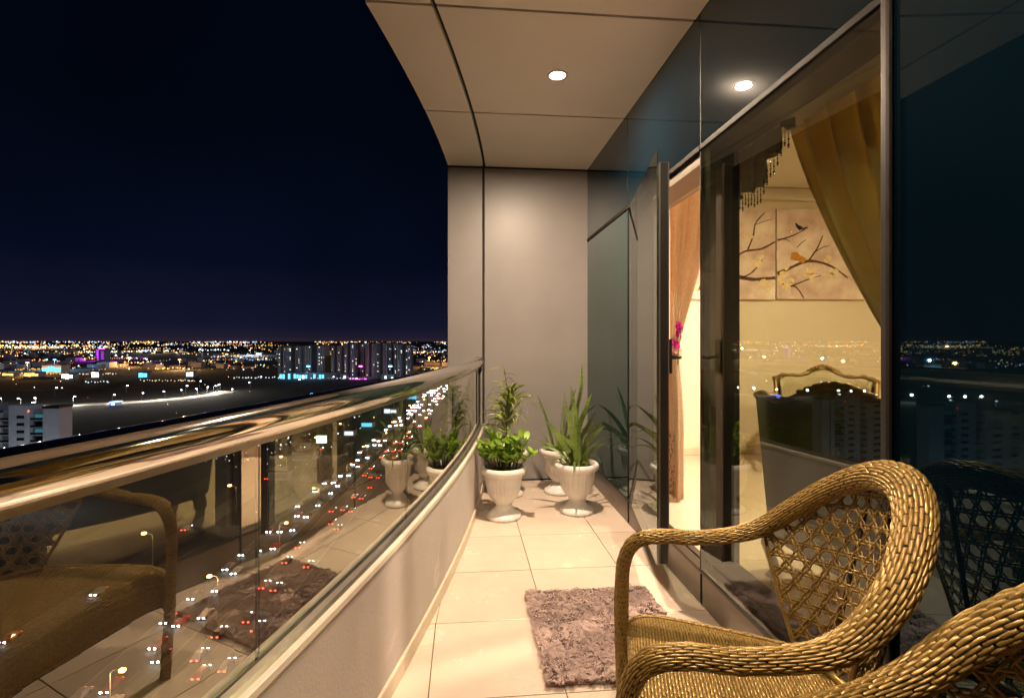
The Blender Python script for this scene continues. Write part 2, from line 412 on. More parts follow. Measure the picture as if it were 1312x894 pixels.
MB().tube([(.078, -LEN+.032, 1.20), (.115, -LEN+.032, 1.20), (.122, -LEN+.045, 1.20), (.122, -LEN+.14, 1.197)], [.010, .010, .010, .008], 10).build('lever', M_black, h, smooth=True)
for z in (.4, 1.2, 1.95):
    MB().tube([(.07, .004, z-.04), (.07, .004, z+.04)], .009, 10).build('hinge', M_dark, door)

# ------------------------------------------------------------------ downlights
M_lens = emit('lamp_lens', (1, .86, .64), 60)
def downlight(x, y, z, label, P, col, group, rad=.042):
    r = tag(empty('downlight', (x, y, z)), label, 'lamp', group)
    MB().lathe([(rad+.004, -.001), (rad+.014, -.006), (rad+.022, -.004), (rad+.024, 0), (rad+.004, .001)], 32).build('trim_ring', M_trimlight, r, smooth=True)
    MB().lathe([(rad+.003, -.0015), (0.0, -.004)], 32).build('lens', M_lens, r, smooth=True)
    l = bpy.data.lights.new('lamp_light', 'AREA'); l.shape = 'DISK'; l.size = rad*2; l.energy = P; l.color = col; l.spread = R(178)
    lo = bpy.data.objects.new('lamp_light', l); C.objects.link(lo); lo.parent = r; lo.location = (0, 0, -.012)
    return r
WARM = (1, .755, .535)
downlight(.555, 3.03, CEIL, 'lit round downlight in the balcony ceiling above the planters', 112, WARM, 'balcony downlights')
downlight(.30, .70, CEIL, 'lit round downlight in the balcony ceiling above the wicker chairs', 46, WARM, 'balcony downlights')

# ------------------------------------------------------------------ the lit room behind the window
RF = .16; RX0, RX1, RY0, RY1, RZ = XF+.17, 5.6, -.2, 4.86, 2.80
M_rwall = mat('cream_wall_paint', (.70, .58, .46), .7, col2=(.74, .62, .49), nscale=3, bump=.03, bscale=120)
M_rfloor = mat('polished_beige_floor', (.56, .44, .34), .22, col2=(.60, .48, .37), nscale=4)
M_rceil = mat('room_ceiling_paint', (.62, .56, .48), .8)
struct(MB().box(RX0-.11, RX1, RY0, RY1, RF-.15, RF).build('room_floor', M_rfloor))
struct(MB().box(RX0-.11, RX1, RY0, RY1, RZ, RZ+.1).build('room_ceiling', M_rceil))
rw = tag(MB().box(RX0, RX1, RY1, RY1+.15, RF-.15, RZ+.1).build('room_wall', M_rwall), 'cream wall of the lit room with the painting on it', 'wall')
MB().box(RX0, RX1-.01, RY1-.014, RY1-.001, RF+.001, RF+.075).build('skirting', M_skirt, rw, bevel=.003)
MB().box(RX0, RX1-.01, RY1-.07, RY1-.001, RZ-.12, RZ-.003).build('cornice', M_rceil, rw, bevel=.015)
tag(MB().box(RX1, RX1+.15, RY0, RY1+.15, RF-.15, RZ+.1).build('side_wall', M_rwall), 'cream side wall at the back of the lit room', 'wall')
tag(MB().box(RX0, RX1+.15, RY0-.15, RY0, RF-.15, RZ+.1).build('partition_wall', M_rwall), 'cream partition wall hidden behind the dark glass panes', 'wall')
tag(MB().box(RX0+.001, RX0+.10, RY0+.01, 1.285, RF, RZ).build('window_wall', M_rwall), 'inner lining wall beside the window of the lit room', 'wall')
tag(MB().box(XF+.171, RX0+.14, 1.30, RY1-.002, 2.215, RZ-.002).build('lintel', M_rceil), 'pale lintel above the window inside the lit room', 'lintel')
tag(MB().box(XF+.20, RX0+.10, 3.62, RY1-.002, RF+.002, 2.214).build('pier', M_rwall), 'cream pier beside the lace curtain inside the room', 'wall')
ROOMW = (1, .755, .53)
downlight(2.7, 3.0, RZ, 'lit round downlight in the ceiling of the room near the painting', 150, ROOMW, 'room downlights', .07)
downlight(3.9, 1.9, RZ, 'lit round downlight in the ceiling of the room behind the armchairs', 120, ROOMW, 'room downlights', .07)

# painting: two canvases with blossoming branches and two birds
YP = RY1 - .034
M_canvas = mat('mauve_canvas', (.48, .29, .26), .8, col2=(.84, .70, .62), nscale=3.6, detail=7, bump=.05, bscale=300)
M_branch = mat('painted_branch', (.075, .032, .014), .8, col2=(.14, .065, .025), nscale=20)
M_bloss = mat('painted_blossom', (.82, .74, .55), .8, col2=(.66, .40, .10), nscale=40)
M_birdy = mat('painted_yellow_bird', (.55, .24, .02), .8, col2=(.35, .14, .02), nscale=60)
M_birdk = mat('painted_dark_bird', (.02, .015, .02), .8)
def canvas(x0, x1, label):
    a, b = on_y(x0, 267, YP), on_y(x1, 384, YP)
    r = tag(empty('canvas_painting', ((a.x+b.x)/2, YP, b.z)), label, 'painting', 'pair of canvases')
    MB().box(-(b.x-a.x)/2+.004, (b.x-a.x)/2-.004, 0, .03, 0, a.z-b.z).build('canvas', M_canvas, r, bevel=.003)
    return r
cvL = canvas(876, 994, 'left canvas of the painting, thin branches on mauve'); cvR = canvas(995, 1113, 'right canvas of the painting, with a yellow bird and a dark bird')
def brush(cv, pts, w0, w1, m, name, lift=.003):
    P = catmull([on_y(x, yv, YP) for x, yv in pts], 6); mb = MB(); n = len(P); vs = []
    for i, q in enumerate(P):
        t = (P[min(i+1, n-1)]-P[max(i-1, 0)]).normalized(); nn = Vector((-t.z, 0, t.x)); wv = 1.35*(w0+(w1-w0)*i/(n-1))*(.8+.4*random.random())
        for yo in (-lift, .001):
            for s in (1, -1): vs.append(q + nn*wv*s + Vector((0, yo, 0)))
    fs = []
    for i in range(n-1):
        a, b = i*4, i*4+4
        fs += [(a, b, b+1, a+1), (a, a+2, b+2, b), (a+1, b+1, b+3, a+3)]
    mb.add(vs, fs); loc = Vector(cv.location); mb.v = [tuple(Vector(v)-loc) for v in mb.v]
    return mb.build(name, m, cv)
brush(cvL, [(878, 372), (910, 366), (940, 355), (965, 358), (993, 356)], .013, .012, M_branch, 'painted_branch')
brush(cvL, [(938, 332), (955, 322), (975, 319), (993, 310)], .006, .007, M_branch, 'painted_branch')
brush(cvL, [(958, 320), (965, 302), (968, 286), (980, 272)], .006, .003, M_branch, 'painted_branch')
brush(cvL, [(968, 288), (978, 284), (989, 281)], .003, .002, M_branch, 'painted_branch')
brush(cvL, [(950, 356), (962, 350), (972, 340), (976, 334)], .006, .003, M_branch, 'painted_branch')
brush(cvL, [(900, 366), (905, 340), (915, 318), (912, 300)], .007, .003, M_branch, 'painted_branch')
brush(cvR, [(996, 351), (1015, 342), (1033, 335), (1050, 336), (1068, 343), (1086, 356)], .013, .005, M_branch, 'painted_branch')
brush(cvR, [(996, 308), (1010, 304), (1024, 298), (1034, 292)], .006, .003, M_branch, 'painted_branch')
brush(cvR, [(996, 307), (1004, 306), (1012, 309)], .004, .002, M_branch, 'painted_branch')
brush(cvR, [(1036, 334), (1047, 318), (1054, 302)], .007, .003, M_branch, 'painted_branch')
brush(cvR, [(1042, 324), (1054, 317), (1062, 315)], .004, .002, M_branch, 'painted_branch')
brush(cvR, [(996, 359), (1008, 366), (1020, 368), (1030, 382)], .007, .003, M_branch, 'painted_branch')
brush(cvR, [(1013, 367), (1030, 360), (1042, 356), (1052, 353)], .005, .002, M_branch, 'painted_branch')
brush(cvR, [(1021, 317), (1027, 311), (1033, 307)], .003, .002, M_branch, 'painted_branch')
def blob(cv, x, yv, r, m, name, sq=.8, spikes=0):
    c = on_y(x, yv, YP) - Vector(cv.location); k = 14; vs = []
    for i in range(k):
        a = 2*math.pi*i/k; rr = r*(.7 + .5*random.random())
        vs.append((c.x+rr*math.cos(a), -.0045, c.z+rr*sq*math.sin(a)))
    vs2 = [(a, .001, b) for a, _, b in vs]
    MB().add(vs+vs2, [tuple(range(k))] + [(i, i+k, (i+1) % k+k, (i+1) % k) for i in range(k)]).build(name, m, cv)
for x, yv, r in ((970, 338, .05), (974, 329, .035), (956, 300, .035), (962, 304, .03), (978, 362, .05), (984, 369, .035), (972, 366, .03), (930, 362, .05), (915, 350, .05), (890, 368, .04)):
    blob(cvL, x, yv, r, M_bloss, 'painted_blossom')
for x, yv, r in ((1004, 352, .045), (1000, 360, .04), (1008, 366, .045), (1014, 359, .03), (1037, 347, .05), (1040, 354, .04), (1031, 352, .03), (1069, 349, .045), (1064, 352, .03), (1062, 331, .035), (1058, 334, .025), (1007, 343, .03)):
    blob(cvR, x, yv, r, M_bloss, 'painted_blossom')
brush(cvR, [(1013, 328), (1018, 329), (1024, 331), (1031, 335)], .028, .02, M_birdy, 'painted_bird', .005)
brush(cvR, [(1014, 328), (1018, 326), (1022, 329)], .012, .02, M_birdy, 'painted_bird', .006)
brush(cvR, [(1020, 290), (1025, 293), (1029, 293), (1035, 291)], .008, .004, M_birdk, 'painted_bird', .005)
brush(cvR, [(1019, 286), (1022, 290), (1026, 293)], .003, .016, M_birdk, 'painted_bird', .006)

# curtains
M_satin = mat('gold_satin_curtain', (.56, .43, .17), .42, col2=(.64, .51, .22), nscale=5, sheen=.4, bump=.06, bscale=18, subsurf=.45)
M_lace = mat('peach_lace_curtain', (.86, .75, .60), .7, col2=(.76, .62, .46), nscale=45, subsurf=.75)
M_lace2 = mat('brown_embroidery', (.30, .13, .07), .8)
M_val = mat('grey_gold_valance', (.34, .29, .22), .6, col2=(.44, .38, .28), nscale=70, bump=.2, bscale=120, subsurf=.3)
M_bead = mat('dark_bead', (.05, .035, .03), .25)
def curtain(name, m, label, X, far, near, zt, ztie, ytie0, ytie1, zbot, yb0, yb1, folds, amp, swap):
    """gathered cloth: hangs along y at depth X, swept to a tie and falling below it"""
    r = tag(empty(name, (X, (ytie0+ytie1)/2, RF)), label, 'curtain'); mb = MB(); rows = []
    nv, nu = 46, 90
    for i in range(nv+1):
        v = i/nv
        if v < .62:
            q = v/.62; z = zt + (ztie-zt)*q; e = q**1.25
            a = far + (ytie0-far)*(q**1.05 if not swap else q**1.5); b = near + (ytie1-near)*(q**1.5 if not swap else q**1.2)
            ga = amp*(1-.65*q)
        else:
            q = (v-.62)/.38; z = ztie + (zbot-ztie)*q
            a = ytie0 + (yb0-ytie0)*min(1, q*2.2)**.7; b = ytie1 + (yb1-ytie1)*min(1, q*2.2)**.7; ga = amp*(.35+.45*min(1, q*2))
        row = []
        for k in range(nu+1):
            u = k/nu; yv = a + (b-a)*u
            ph = folds*2*math.pi*u + .8*math.sin(3*u+2*v) + .5*noise.noise((u*6, v*2, 3.1))
            xo = ga*(math.sin(ph) + .35*math.sin(2.3*ph+1+v))
            row.append((xo, yv-r.location.y, z-RF + .01*math.sin(ph)))
        rows.append(row)
    mb.grid(rows); o = mb.build('drape', m, r, smooth=True)
    sd = o.modifiers.new('thick', 'SOLIDIFY'); sd.thickness = .004
    tb = MB(); yc, hw = (ytie0+ytie1)/2, abs(ytie1-ytie0)/2+.012
    tb.tube([Vector((math.cos(a)*(amp*.55+.02), (yc-r.location.y)+math.sin(a)*hw, ztie-RF+.03*math.sin(a))) for a in [2*math.pi*k/20 for k in range(21)]], .012, 8, cap=False)
    tb.build('tieback', m, r, smooth=True)
    return r
curtain('satin_curtain', M_satin, 'gold satin curtain tied back behind the right side of the window', 1.47, 1.335, 2.24, 2.50, 1.0, 1.335, 1.45, RF+.01, 1.335, 1.55, 5.5, .045, False)
lc = curtain('lace_curtain', M_lace, 'peach lace curtain tied back behind the open balcony door', 1.50, 3.60, 2.78, 2.45, 1.22, 3.595, 3.50, RF+.02, 3.60, 3.42, 7, .03, True)
for i in range(90):       # embroidered sprigs near the hem
    z = RF + .04 + .42*random.random()**1.6; yv = 3.58 - random.random()*.14
    a = random.random()*6.28; s = random.uniform(.006, .013)
    MBv = MB().obox((-.046, yv-lc.location.y, z-RF), (.001, 0, 0), (0, s*math.cos(a), s*math.sin(a)), (0, -s*.4*math.sin(a), s*.4*math.cos(a)))
    if i == 0: allm = MB()
    allm.add(MBv.v, MBv.f)
stuff(allm.build('embroidery', M_lace2, lc))
# magenta blossoms on the tie
M_orch = mat('magenta_petal', (.42, .012, .20), .5, col2=(.55, .03, .30), nscale=30, subsurf=.3)
M_twig = mat('flower_stem', (.08, .12, .03), .6)
orc = tag(empty('orchid_spray', (1.44, 3.36, 1.12)), 'magenta orchid spray hanging on the lace curtain', 'flower')
st = catmull([(0, 0, 0), (.0, -.02, .10), (0, -.055, .19), (0, -.05, .26)], 6)
MB().tube(st, .003, 6).build('stem', M_twig, orc)
pet = MB(); 
for k in range(5):
    a = 2*math.pi*k/5; d = Vector((0, math.cos(a), math.sin(a))); n = Vector((0, -math.sin(a), math.cos(a)))
    pet.add([(0, 0, 0), d*.017+n*.011+Vector((-.004, 0, 0)), d*.027+Vector((-.006, 0, 0)), d*.017-n*.011+Vector((-.004, 0, 0))], [(0, 1, 2, 3)])
pm = pet.mesh('flower', M_orch)
for k in range(15):
    q = st[int(3+random.random()*(len(st)-4))]
    inst('flower', pm, orc, (q.x-.012+random.uniform(-.02, .01), q.y+random.uniform(-.03, .03), q.z+random.uniform(-.02, .02)), (random.uniform(-.5, .5), random.uniform(-.5, .5), random.uniform(-.6, .6)), random.uniform(1.0, 1.5))

# scalloped valance with bead fringe
vl = tag(empty('valance', (1.36, 2.2, 2.21)), 'scalloped grey gold valance with dark bead fringe above the window', 'valance')
def vbot(yv):      # lower edge: deep lobe near the mullion, rising towards the satin curtain, and repeated over the door
    q = (yv-2.05)
    if 2.0 < yv < 2.40: return 2.17 - 1.05*max(0, q) + .05*math.sin(q*30) if q < .26 else 1.897 + .03*math.sin(q*30)
    return 2.13 + .03*math.sin(yv*20)
rows = []
yl = [2.02 + (2.56-2.02)*k/60 for k in range(61)]
def vb2(yv):
    if yv < 2.05: return 2.17
    if yv < 2.27: return 2.19 - (yv-2.05)/.22*.21 + .014*math.sin((yv-2.05)*60)
    return 1.965 + .035*abs(math.sin((yv-2.27)*14))
for i in range(9):
    v = i/8
    rows.append([(.014*math.sin(yv*60)*(.4+v), yv-2.2, (2.30 + (vb2(yv)-2.30)*v)-2.21) for yv in yl])
ob = MB().grid(rows).build('cloth', M_val, vl, smooth=True); sd = ob.modifiers.new('t', 'SOLIDIFY'); sd.thickness = .004
bm_ = MB()
bm_.tube([(0, 0, 0), (0, 0, -.095)], .0012, 5)
for k, (zz, rr) in enumerate(((-.02, .0045), (-.036, .0035), (-.052, .005), (-.066, .0035), (-.082, .006), (-.095, .0045))):
    bm_.lathe([(0, zz+rr), (rr*.7, zz+rr*.7), (rr, zz), (rr*.7, zz-rr*.7), (0, zz-rr)], 8)
bme = bm_.mesh('bead_strand', M_bead, True)
for k in range(20):
    yv = 2.04 + k*.0255
    inst('bead_strand', bme, vl, (0, yv-2.2, vb2(yv)-2.21), sc=(1, 1, random.uniform(.6, .85)))

# gilt armchairs in the room
M_gilt = mat('gilt_wood', (.26, .155, .04), .42, metal=.55, col2=(.17, .095, .026), nscale=25, bump=.15, bscale=60)
M_uph = mat('damask_upholstery', (.30, .24, .15), .7, col2=(.42, .35, .22), nscale=60, detail=3)
M_uphb = mat('olive_back_cloth', (.085, .070, .040), .8, col2=(.115, .097, .056), nscale=80)
def armchair(label, loc, rz):
    """local +x is the way it faces"""
    r = tag(empty('armchair', loc, rz), label, 'armchair', 'gilt armchairs in the lit room')
    MB().box(-.22, .30, -.29, .29, .26, .45).build('seat', M_uph, r, bevel=.04)
    n = 20; back = []; inn = []
    def shape(u):        # u -1..1 -> plan x, y and top height of the wrap-around back
        a = u*R(100); x = -.10 - .26*math.cos(a) ; y = .39*math.sin(a)*1.0
        top = .99 - .10*abs(u)**1.5 + .035*math.cos(u*math.pi*3)*(1-abs(u)) + (.05*max(0, abs(u)-.82)/.18)
        return x, y, top
    us = [-1+2*k/40 for k in range(41)]
    for nm, off, m in (('back_panel', .0, M_uphb), ('back_cushion', .045, M_uph)):
        rows = []
        for j in range(9):
            v = j/8; row = []
            for u in us:
                x, y, top = shape(u); lean = 1 + .10*v; z = .22 + (top-.03-.22)*v
                f = 1-off/.36
                row.append(((x+.10)*lean*f-.10, y*(.86+.14*v)*f, z))
            rows.append(row)
        o = MB().grid(rows).build(nm, m, r, smooth=True)
        sd = o.modifiers.new('t', 'SOLIDIFY'); sd.thickness = .03 if off == 0 else .02; sd.offset = 0
    pts = []
    for u in us:
        x, y, top = shape(u); pts.append(((x+.10)*1.10-.10, y, top-.02))
    MB().tube(pts, [.02+.006*math.sin(k*1.7) for k in range(41)], 8).build('top_rail', M_gilt, r, smooth=True)
    crest = MB()
    for k in range(9):
        x, y, top = shape(-.16+.04*k); crest.lathe([(0, -.02), (.020, -.012), (.026, 0), (.020, .008+.008*math.sin(k*math.pi/8)), (0, .012+.014*math.sin(k*math.pi/8))], 8, ((x+.10)*1.10-.10, y, top))
    crest.build('carved_crest', M_gilt, r, smooth=True)
    for s in (-1, 1):
        x, y, top = shape(s*1.0)
        MB().tube(catmull([((x+.10)*1.1-.10, y, top-.02), (.06, s*.37, .74), (.22, s*.36, .66), (.27, s*.35, .60), (.25, s*.33, .45)], 5), .018, 8).build('arm', M_gilt, r, smooth=True)
        for fx in (.26, -.26):
            MB().tube(catmull([(fx, s*.27, .28), (fx+.02*(1 if fx > 0 else -1), s*.285, .16), (fx, s*.27, .05), (fx+.03*(1 if fx > 0 else -1), s*.28, .0)], 4), [.03]*5+[.022]*4+[.016]*4, 8).build('leg', M_gilt, r, smooth=True)
    MB().tube([(.28, -.29, .27), (.30, 0, .25), (.28, .29, .27)], .022, 8).build('seat_rail', M_gilt, r, smooth=True)
    return r
armchair('wide gilt settee with its dark back turned to the window', (1.72, 1.92, RF), R(10)).scale = (.72, 1.55, .92)
armchair('gilt armchair facing the window, further inside the room', (2.98, 4.0, RF), R(-125)).scale = (.95, .95, .87)

# ------------------------------------------------------------------ wicker chairs
M_wick = mat('golden_resin_wicker', (.195, .118, .028), .35, col2=(.36, .235, .064), nscale=70, metal=.35, spec=.45)
M_wickd = mat('wicker_core', (.06, .035, .012), .7)
def strandpiece(mb, fr, n=6):
    """fr(s in 0..1, w in -1..1, h) -> point : one raised piece of a woven strand"""
    rows = []
    for i in range(n+1):
        s = i/n; hh = -.5 + 1.5*math.sin(math.pi*min(1, max(0, (s*.94+.03))))**.28
        rows.append([fr(s, -.88, -.5), fr(s, -.70, hh*.82), fr(s, 0, hh), fr(s, .70, hh*.82), fr(s, .88, -.5)])
    mb.grid(rows)
def woven_sweep(name, path, wid, hei, parent, K=18, plen=.030, up0=None, relief=.0032):
    """path: dense list of points; wid/hei: half sizes of the elliptical section at each; strands run along the path"""
    P = path; n = len(P); S_ = [0]
    for i in range(1, n): S_.append(S_[-1]+(P[i]-P[i-1]).length)
    T = [(P[min(i+1, n-1)]-P[max(i-1, 0)]).normalized() for i in range(n)]
    U = []; u = Vector(up0)
    for t in T: u = (u - t*u.dot(t)).normalized(); U.append(u.copy())
    def at(s):
        s = min(max(s, 0), S_[-1]-1e-6); lo, hi = 0, n-1
        while hi-lo > 1:
            m = (lo+hi)//2
            if S_[m] <= s: lo = m
            else: hi = m
        f = (s-S_[lo])/max(1e-9, S_[hi]-S_[lo])
        return P[lo].lerp(P[hi], f), T[lo].lerp(T[hi], f).normalized(), U[lo].lerp(U[hi], f).normalized(), wid[lo]+(wid[hi]-wid[lo])*f, hei[lo]+(hei[hi]-hei[lo])*f
    core = MB(); rows = []
    for i in range(0, n):
        p, t, uu, a, b = P[i], T[i], U[i], wid[i], hei[i]; q = t.cross(uu)
        rows.append([p + uu*math.cos(2*math.pi*k/16)*(a-.0015) + q*math.sin(2*math.pi*k/16)*(b-.0015) for k in range(17)])
    core.grid(rows); c = core.build(name, M_wickd, parent, smooth=True)
    mb = MB()
    for k in range(K):
        m = int(S_[-1]/plen); o = (.5 if k % 2 else 0.)
        for j in range(-1, m+1):
            s0 = (j+o)*plen; s1 = s0+plen*.92
            if s1 < 0 or s0 > S_[-1]: continue
            jit = random.uniform(-.0009, .0009); jr = random.uniform(.8, 1.2); so = random.uniform(-.0016, .0016); s0 += so; s1 += so + random.uniform(-.001, .001)
            def fr(s, w_, h_):
                p, t, uu, a, b = at(s0+(s1-s0)*s); q = t.cross(uu)
                ang = 2*math.pi*(k+.5+w_*.5)/K
                ee = relief*h_*jr + jit
                return p + uu*math.cos(ang)*(a+ee) + q*math.sin(ang)*(b+ee)
            strandpiece(mb, fr)
    stuff(mb.build('woven_strands', M_wick, c, smooth=True))
    return c

def wicker_chair(label, loc, rz):
    r = tag(empty('wicker_chair', loc, rz), label, 'chair', 'golden wicker armchairs')
    half = [(.275, .298, .0), (.288, .305, .25), (.292, .31, .45), (.283, .314, .575), (.245, .316, .640), (.17, .316, .662), (.05, .315, .667), (-.10, .308, .703), (-.20, .275, .785), (-.275, .20, .872), (-.325, .10, .935), (-.34, 0, .953)]
    full = half + [(x, -y, z) for x, y, z in reversed(half[:-1])]
    path = catmull(full, 10); wid, hei = [], []
    for p in path:
        b = min(1, max(0, (.02-p.x)/.28)); g = min(1, max(0, (.62-p.z)/.15)) if p.x > .15 else 0
        b = b*b*(3-2*b)
        wid.append((.028 + .014*b)*(1-g) + .021*g); hei.append((.019 + .007*b)*(1-g) + .020*g)
    woven_sweep('rim', path, wid, hei, r, 26, .033, (0, 1, 0), .0031)
    for s in (-1, 1):
        lp = catmull([(-.20, s*.20, .40), (-.24, s*.215, .2), (-.29, s*.235, 0)], 8)
        woven_sweep('leg', lp, [.02]*len(lp), [.02]*len(lp), r, 12, .03, (0, 1, 0))
    # seat: profile over the front edge, narrower at the back
    def seatw(x): return .30 if x > .18 else .215 + (.30-.215)*max(0, (x+.25)/.43)**.8
    prof = [(-.25, .418), (-.1, .424), (.05, .428), (.18, .428), (.235, .422), (.262, .405), (.272, .38), (.272, .33), (.268, .285)]
    pp = catmull([(x, 0, z) for x, z in prof], 6); sl = [0]
    for i in range(1, len(pp)): sl.append(sl[-1]+(pp[i]-pp[i-1]).length)
    def sat(s):
        s = min(max(s, 0), sl[-1]-1e-6); i = 0
        while i < len(sl)-2 and sl[i+1] <= s: i += 1
        f = (s-sl[i])/(sl[i+1]-sl[i]); p = pp[i].lerp(pp[i+1], f); t = (pp[i+1]-pp[i]).normalized()
        return p, Vector((-t.z, 0, t.x))
    core = MB(); rows = []
    for i in range(len(pp)):
        p = pp[i]; p2, nn = sat(sl[i]); hw = seatw(p.x)
        rows.append([Vector((p.x, hw*u, p.z-.02*abs(u)**6)) - nn*.002 for u in [-1+2*k/16 for k in range(17)]])
    core.grid(rows)
    seat = core.build('seat', M_wickd, r, smooth=True); sd = seat.modifiers.new('t', 'SOLIDIFY'); sd.thickness = .02; sd.offset = 1
    mb = MB(); pitch = .0088; pl = .026; nrow = int(sl[-1]/pitch)
    for i in range(nrow):
        s0 = i*pitch
        pc, _ = sat(s0+pitch/2); hw = seatw(pc.x); m = int(round(2*hw/pl))
        for j in range(-1, m+1):
            u0 = (j + (.5 if i % 2 else 0))*2/m - 1; u1 = u0 + 2/m*.96
            if u0 < -1: u0 = -1
            if u1 > 1: u1 = 1
            if u1-u0 < .01: continue
            def fr(s, w_, h_):
                p, nn = sat(s0 + pitch*(.5+.5*w_)); u = u0+(u1-u0)*s
                return Vector((p.x, seatw(p.x)*u, p.z-.02*abs(u)**6)) + nn*(.0026*h_)
            strandpiece(mb, fr, 3)
    stuff(mb.build('woven_strands', M_wick, seat, smooth=True))
    for s in (-1, 1):       # braided edge down the side of the seat
        ep = [Vector((p.x, s*(seatw(p.x)+.002), p.z-.024)) for p in pp]
        woven_sweep('seat_edge', ep, [.012]*len(ep), [.012]*len(ep), r, 8, .02, (0, 0, 1), .002)
        ap = MB(); rows = []
        for p in pp[:-10]:
            rows.append([Vector((p.x, s*(seatw(p.x)-.002), p.z-.03-.08*v/3)) for v in range(4)])
        o = ap.grid(rows).build('side_apron', M_wick, r, smooth=True); sd = o.modifiers.new('t', 'SOLIDIFY'); sd.thickness = .012
    # cane back
    def X(Y, Z): return -.25 - .171*(Z-.43) + (2.73-3.8*(Z-.43))*Y*Y
    def side(Z):
        if Z < .70: return .165 + (Z-.43)/.27*.145
        pts = [(.70, .31), (.78, .278), (.86, .215), (.92, .13), (.948, .0)]
        for (a, p), (b, q) in zip(pts, pts[1:]):
            if Z <= b: return p + (q-p)*(Z-a)/(b-a)
        return -1
    def inside(Y, Z): return .425 < Z < .948 and abs(Y) < side(Z)
    cane = MB(); pit = .0385
    for fam in range(3):
        th = R(90 + 12 + 120*fam); nx, nz = math.cos(th), math.sin(th); dx, dz = -nz, nx
        for kk in range(-18, 19):
            for dbl in (-1, 1):
                c0 = (kk+.5)*pit + dbl*.0038
                run = []
                def flush():
                    if len(run) > 3:
                        vs = []; n = len(run)
                        for i, (Y, Z, sg) in enumerate(run):
                            e = .0022*math.sin(sg*2*math.pi/pit + fam*2.1 + dbl*1.5 + kk*math.pi) + fam*.0006
                            for aw, ah in ((-.0029, 0), (0, .0015), (.0029, 0), (0, -.0015)):
                                yy, zz = Y+nx*aw, Z+nz*aw
                                vs.append((X(yy, zz)+e+ah, yy, zz))
                        fs = [(i*4+a, i*4+(a+1) % 4, i*4+4+(a+1) % 4, i*4+4+a) for i in range(n-1) for a in range(4)]
                        cane.add(vs, fs)
                    run.clear()
                s = -.5
                while s < .5:
                    Y = nx*c0 + dx*s; Z = .69 + nz*c0 + dz*s
                    if inside(Y, Z): run.append((Y, Z, s))
                    else: flush()
                    s += .007
                flush()
    bk = cane.build('cane_back', M_wick, r, smooth=True); stuff(bk)
    for s in (-1, 1):
        MB().tube([Vector((X(s*side(Z), Z), s*side(Z), Z)) for Z in [.42+.28*k/12 for k in range(13)]], .006, 8).build('back_edge', M_wick, r, smooth=True)
    for Yv in (-.10, .10):
        MB().tube([Vector((X(Yv, Z)-.009, Yv, Z)) for Z in [.42+.50*k/12 for k in range(13)]], .006, 8).build('back_slat', M_wickd, r, smooth=True)
    MB().tube([Vector((X(Y, .428), Y, .426)) for Y in [-.17+.34*k/12 for k in range(13)]], .010, 8).build('back_rail', M_wick, r, smooth=True)
    return r
ch1 = wicker_chair('golden wicker armchair in full view beside the window, its seat towards the railing', (.69, 1.22, .001), R(163))
ch2 = copy_tree(ch1); ch2.location = (.70, .495, .001); ch2.rotation_euler = (0, 0, R(186))
tag(ch2, 'golden wicker armchair cut off by the lower right corner of the picture', 'chair', 'golden wicker armchairs')

# ------------------------------------------------------------------ rug
M_rug = mat('mauve_shag', (.42, .295, .265), .95, col2=(.66, .49, .44), nscale=90, sheen=.3)
M_rugb = mat('rug_backing', (.30, .21, .19), .95)
rug = tag(empty('shag_rug', (.62, 2.22, .0005)), 'mauve shaggy rug on the cream floor tiles', 'rug')
rp = []
for k in range(48):
    a = 2*math.pi*k/48; c, s = math.cos(a), math.sin(a); q = max(abs(c), abs(s))
    rp.append((.305*c/q + random.uniform(-.006, .006), .345*s/q + random.uniform(-.006, .006)))
MB().prism(rp, 0, .008).build('backing', M_rugb, rug)
pile = MB(); rr = random.Random(3)
for k in range(42000):
    x, y = rr.uniform(-.31, .31), rr.uniform(-.35, .35)
    a = 2.6*noise.noise((x*9, y*9, 0)) + 1.6*noise.noise((x*38, y*38, 5)) + rr.uniform(-.5, .5) + 4.2
    ln = .015 + .011*rr.random() + .009*noise.noise((x*30, y*30, 9)); d = Vector((math.cos(a), math.sin(a), 0)); s_ = Vector((-d.y, d.x, 0))*rr.uniform(.0009, .0019)
    lump = .010*max(0, noise.noise((x*34, y*34, 2)))+.006*max(0, noise.noise((x*80, y*80, 6))); b = Vector((x*(1+.03*noise.noise((y*40, 1, 1))), y*(1+.03*noise.noise((x*40, 2, 1))), .006+lump)); m_ = b + d*ln*.35 + Vector((0, 0, ln*.75)); t_ = b + d*ln*1.15 + Vector((0, 0, ln*(.75+.35*rr.random())))
    pile.add([b-s_, b+s_, m_+s_, m_-s_, t_], [(0, 1, 2, 3), (3, 2, 4)])
stuff(pile.build('pile', M_rug, rug))

# ------------------------------------------------------------------ planters
M_pot = mat('white_moulded_plastic', (.76, .73, .69), .42, col2=(.64, .60, .55), nscale=9, orand=.02)
M_soil = mat('potting_soil', (.04, .026, .016), .95, col2=(.07, .045, .03), nscale=60, bump=.6, bscale=120)
prof = [(.122, 0), (.128, .006), (.127, .018), (.118, .030), (.092, .048), (.066, .070), (.055, .092), (.056, .104), (.066, .108), (.070, .116), (.078, .125), (.098, .150), (.112, .185), (.122, .235), (.130, .285), (.136, .312), (.140, .318)]
def fl_(j, a, z):
    if .15 < z < .30: return .006*(abs(math.sin(a*13))**.5) * min(1, (z-.14)/.03, (.305-z)/.02)
    return 0
pot_b = MB().lathe(prof, 104, flute=fl_).mesh('bowl', M_pot, True)
pot_r = MB().lathe([(.136, .314), (.150, .316), (.163, .326), (.168, .342), (.166, .356), (.158, .368), (.146, .372), (.138, .366), (.134, .34), (.130, .31)], 64).mesh('rim', M_pot, True)
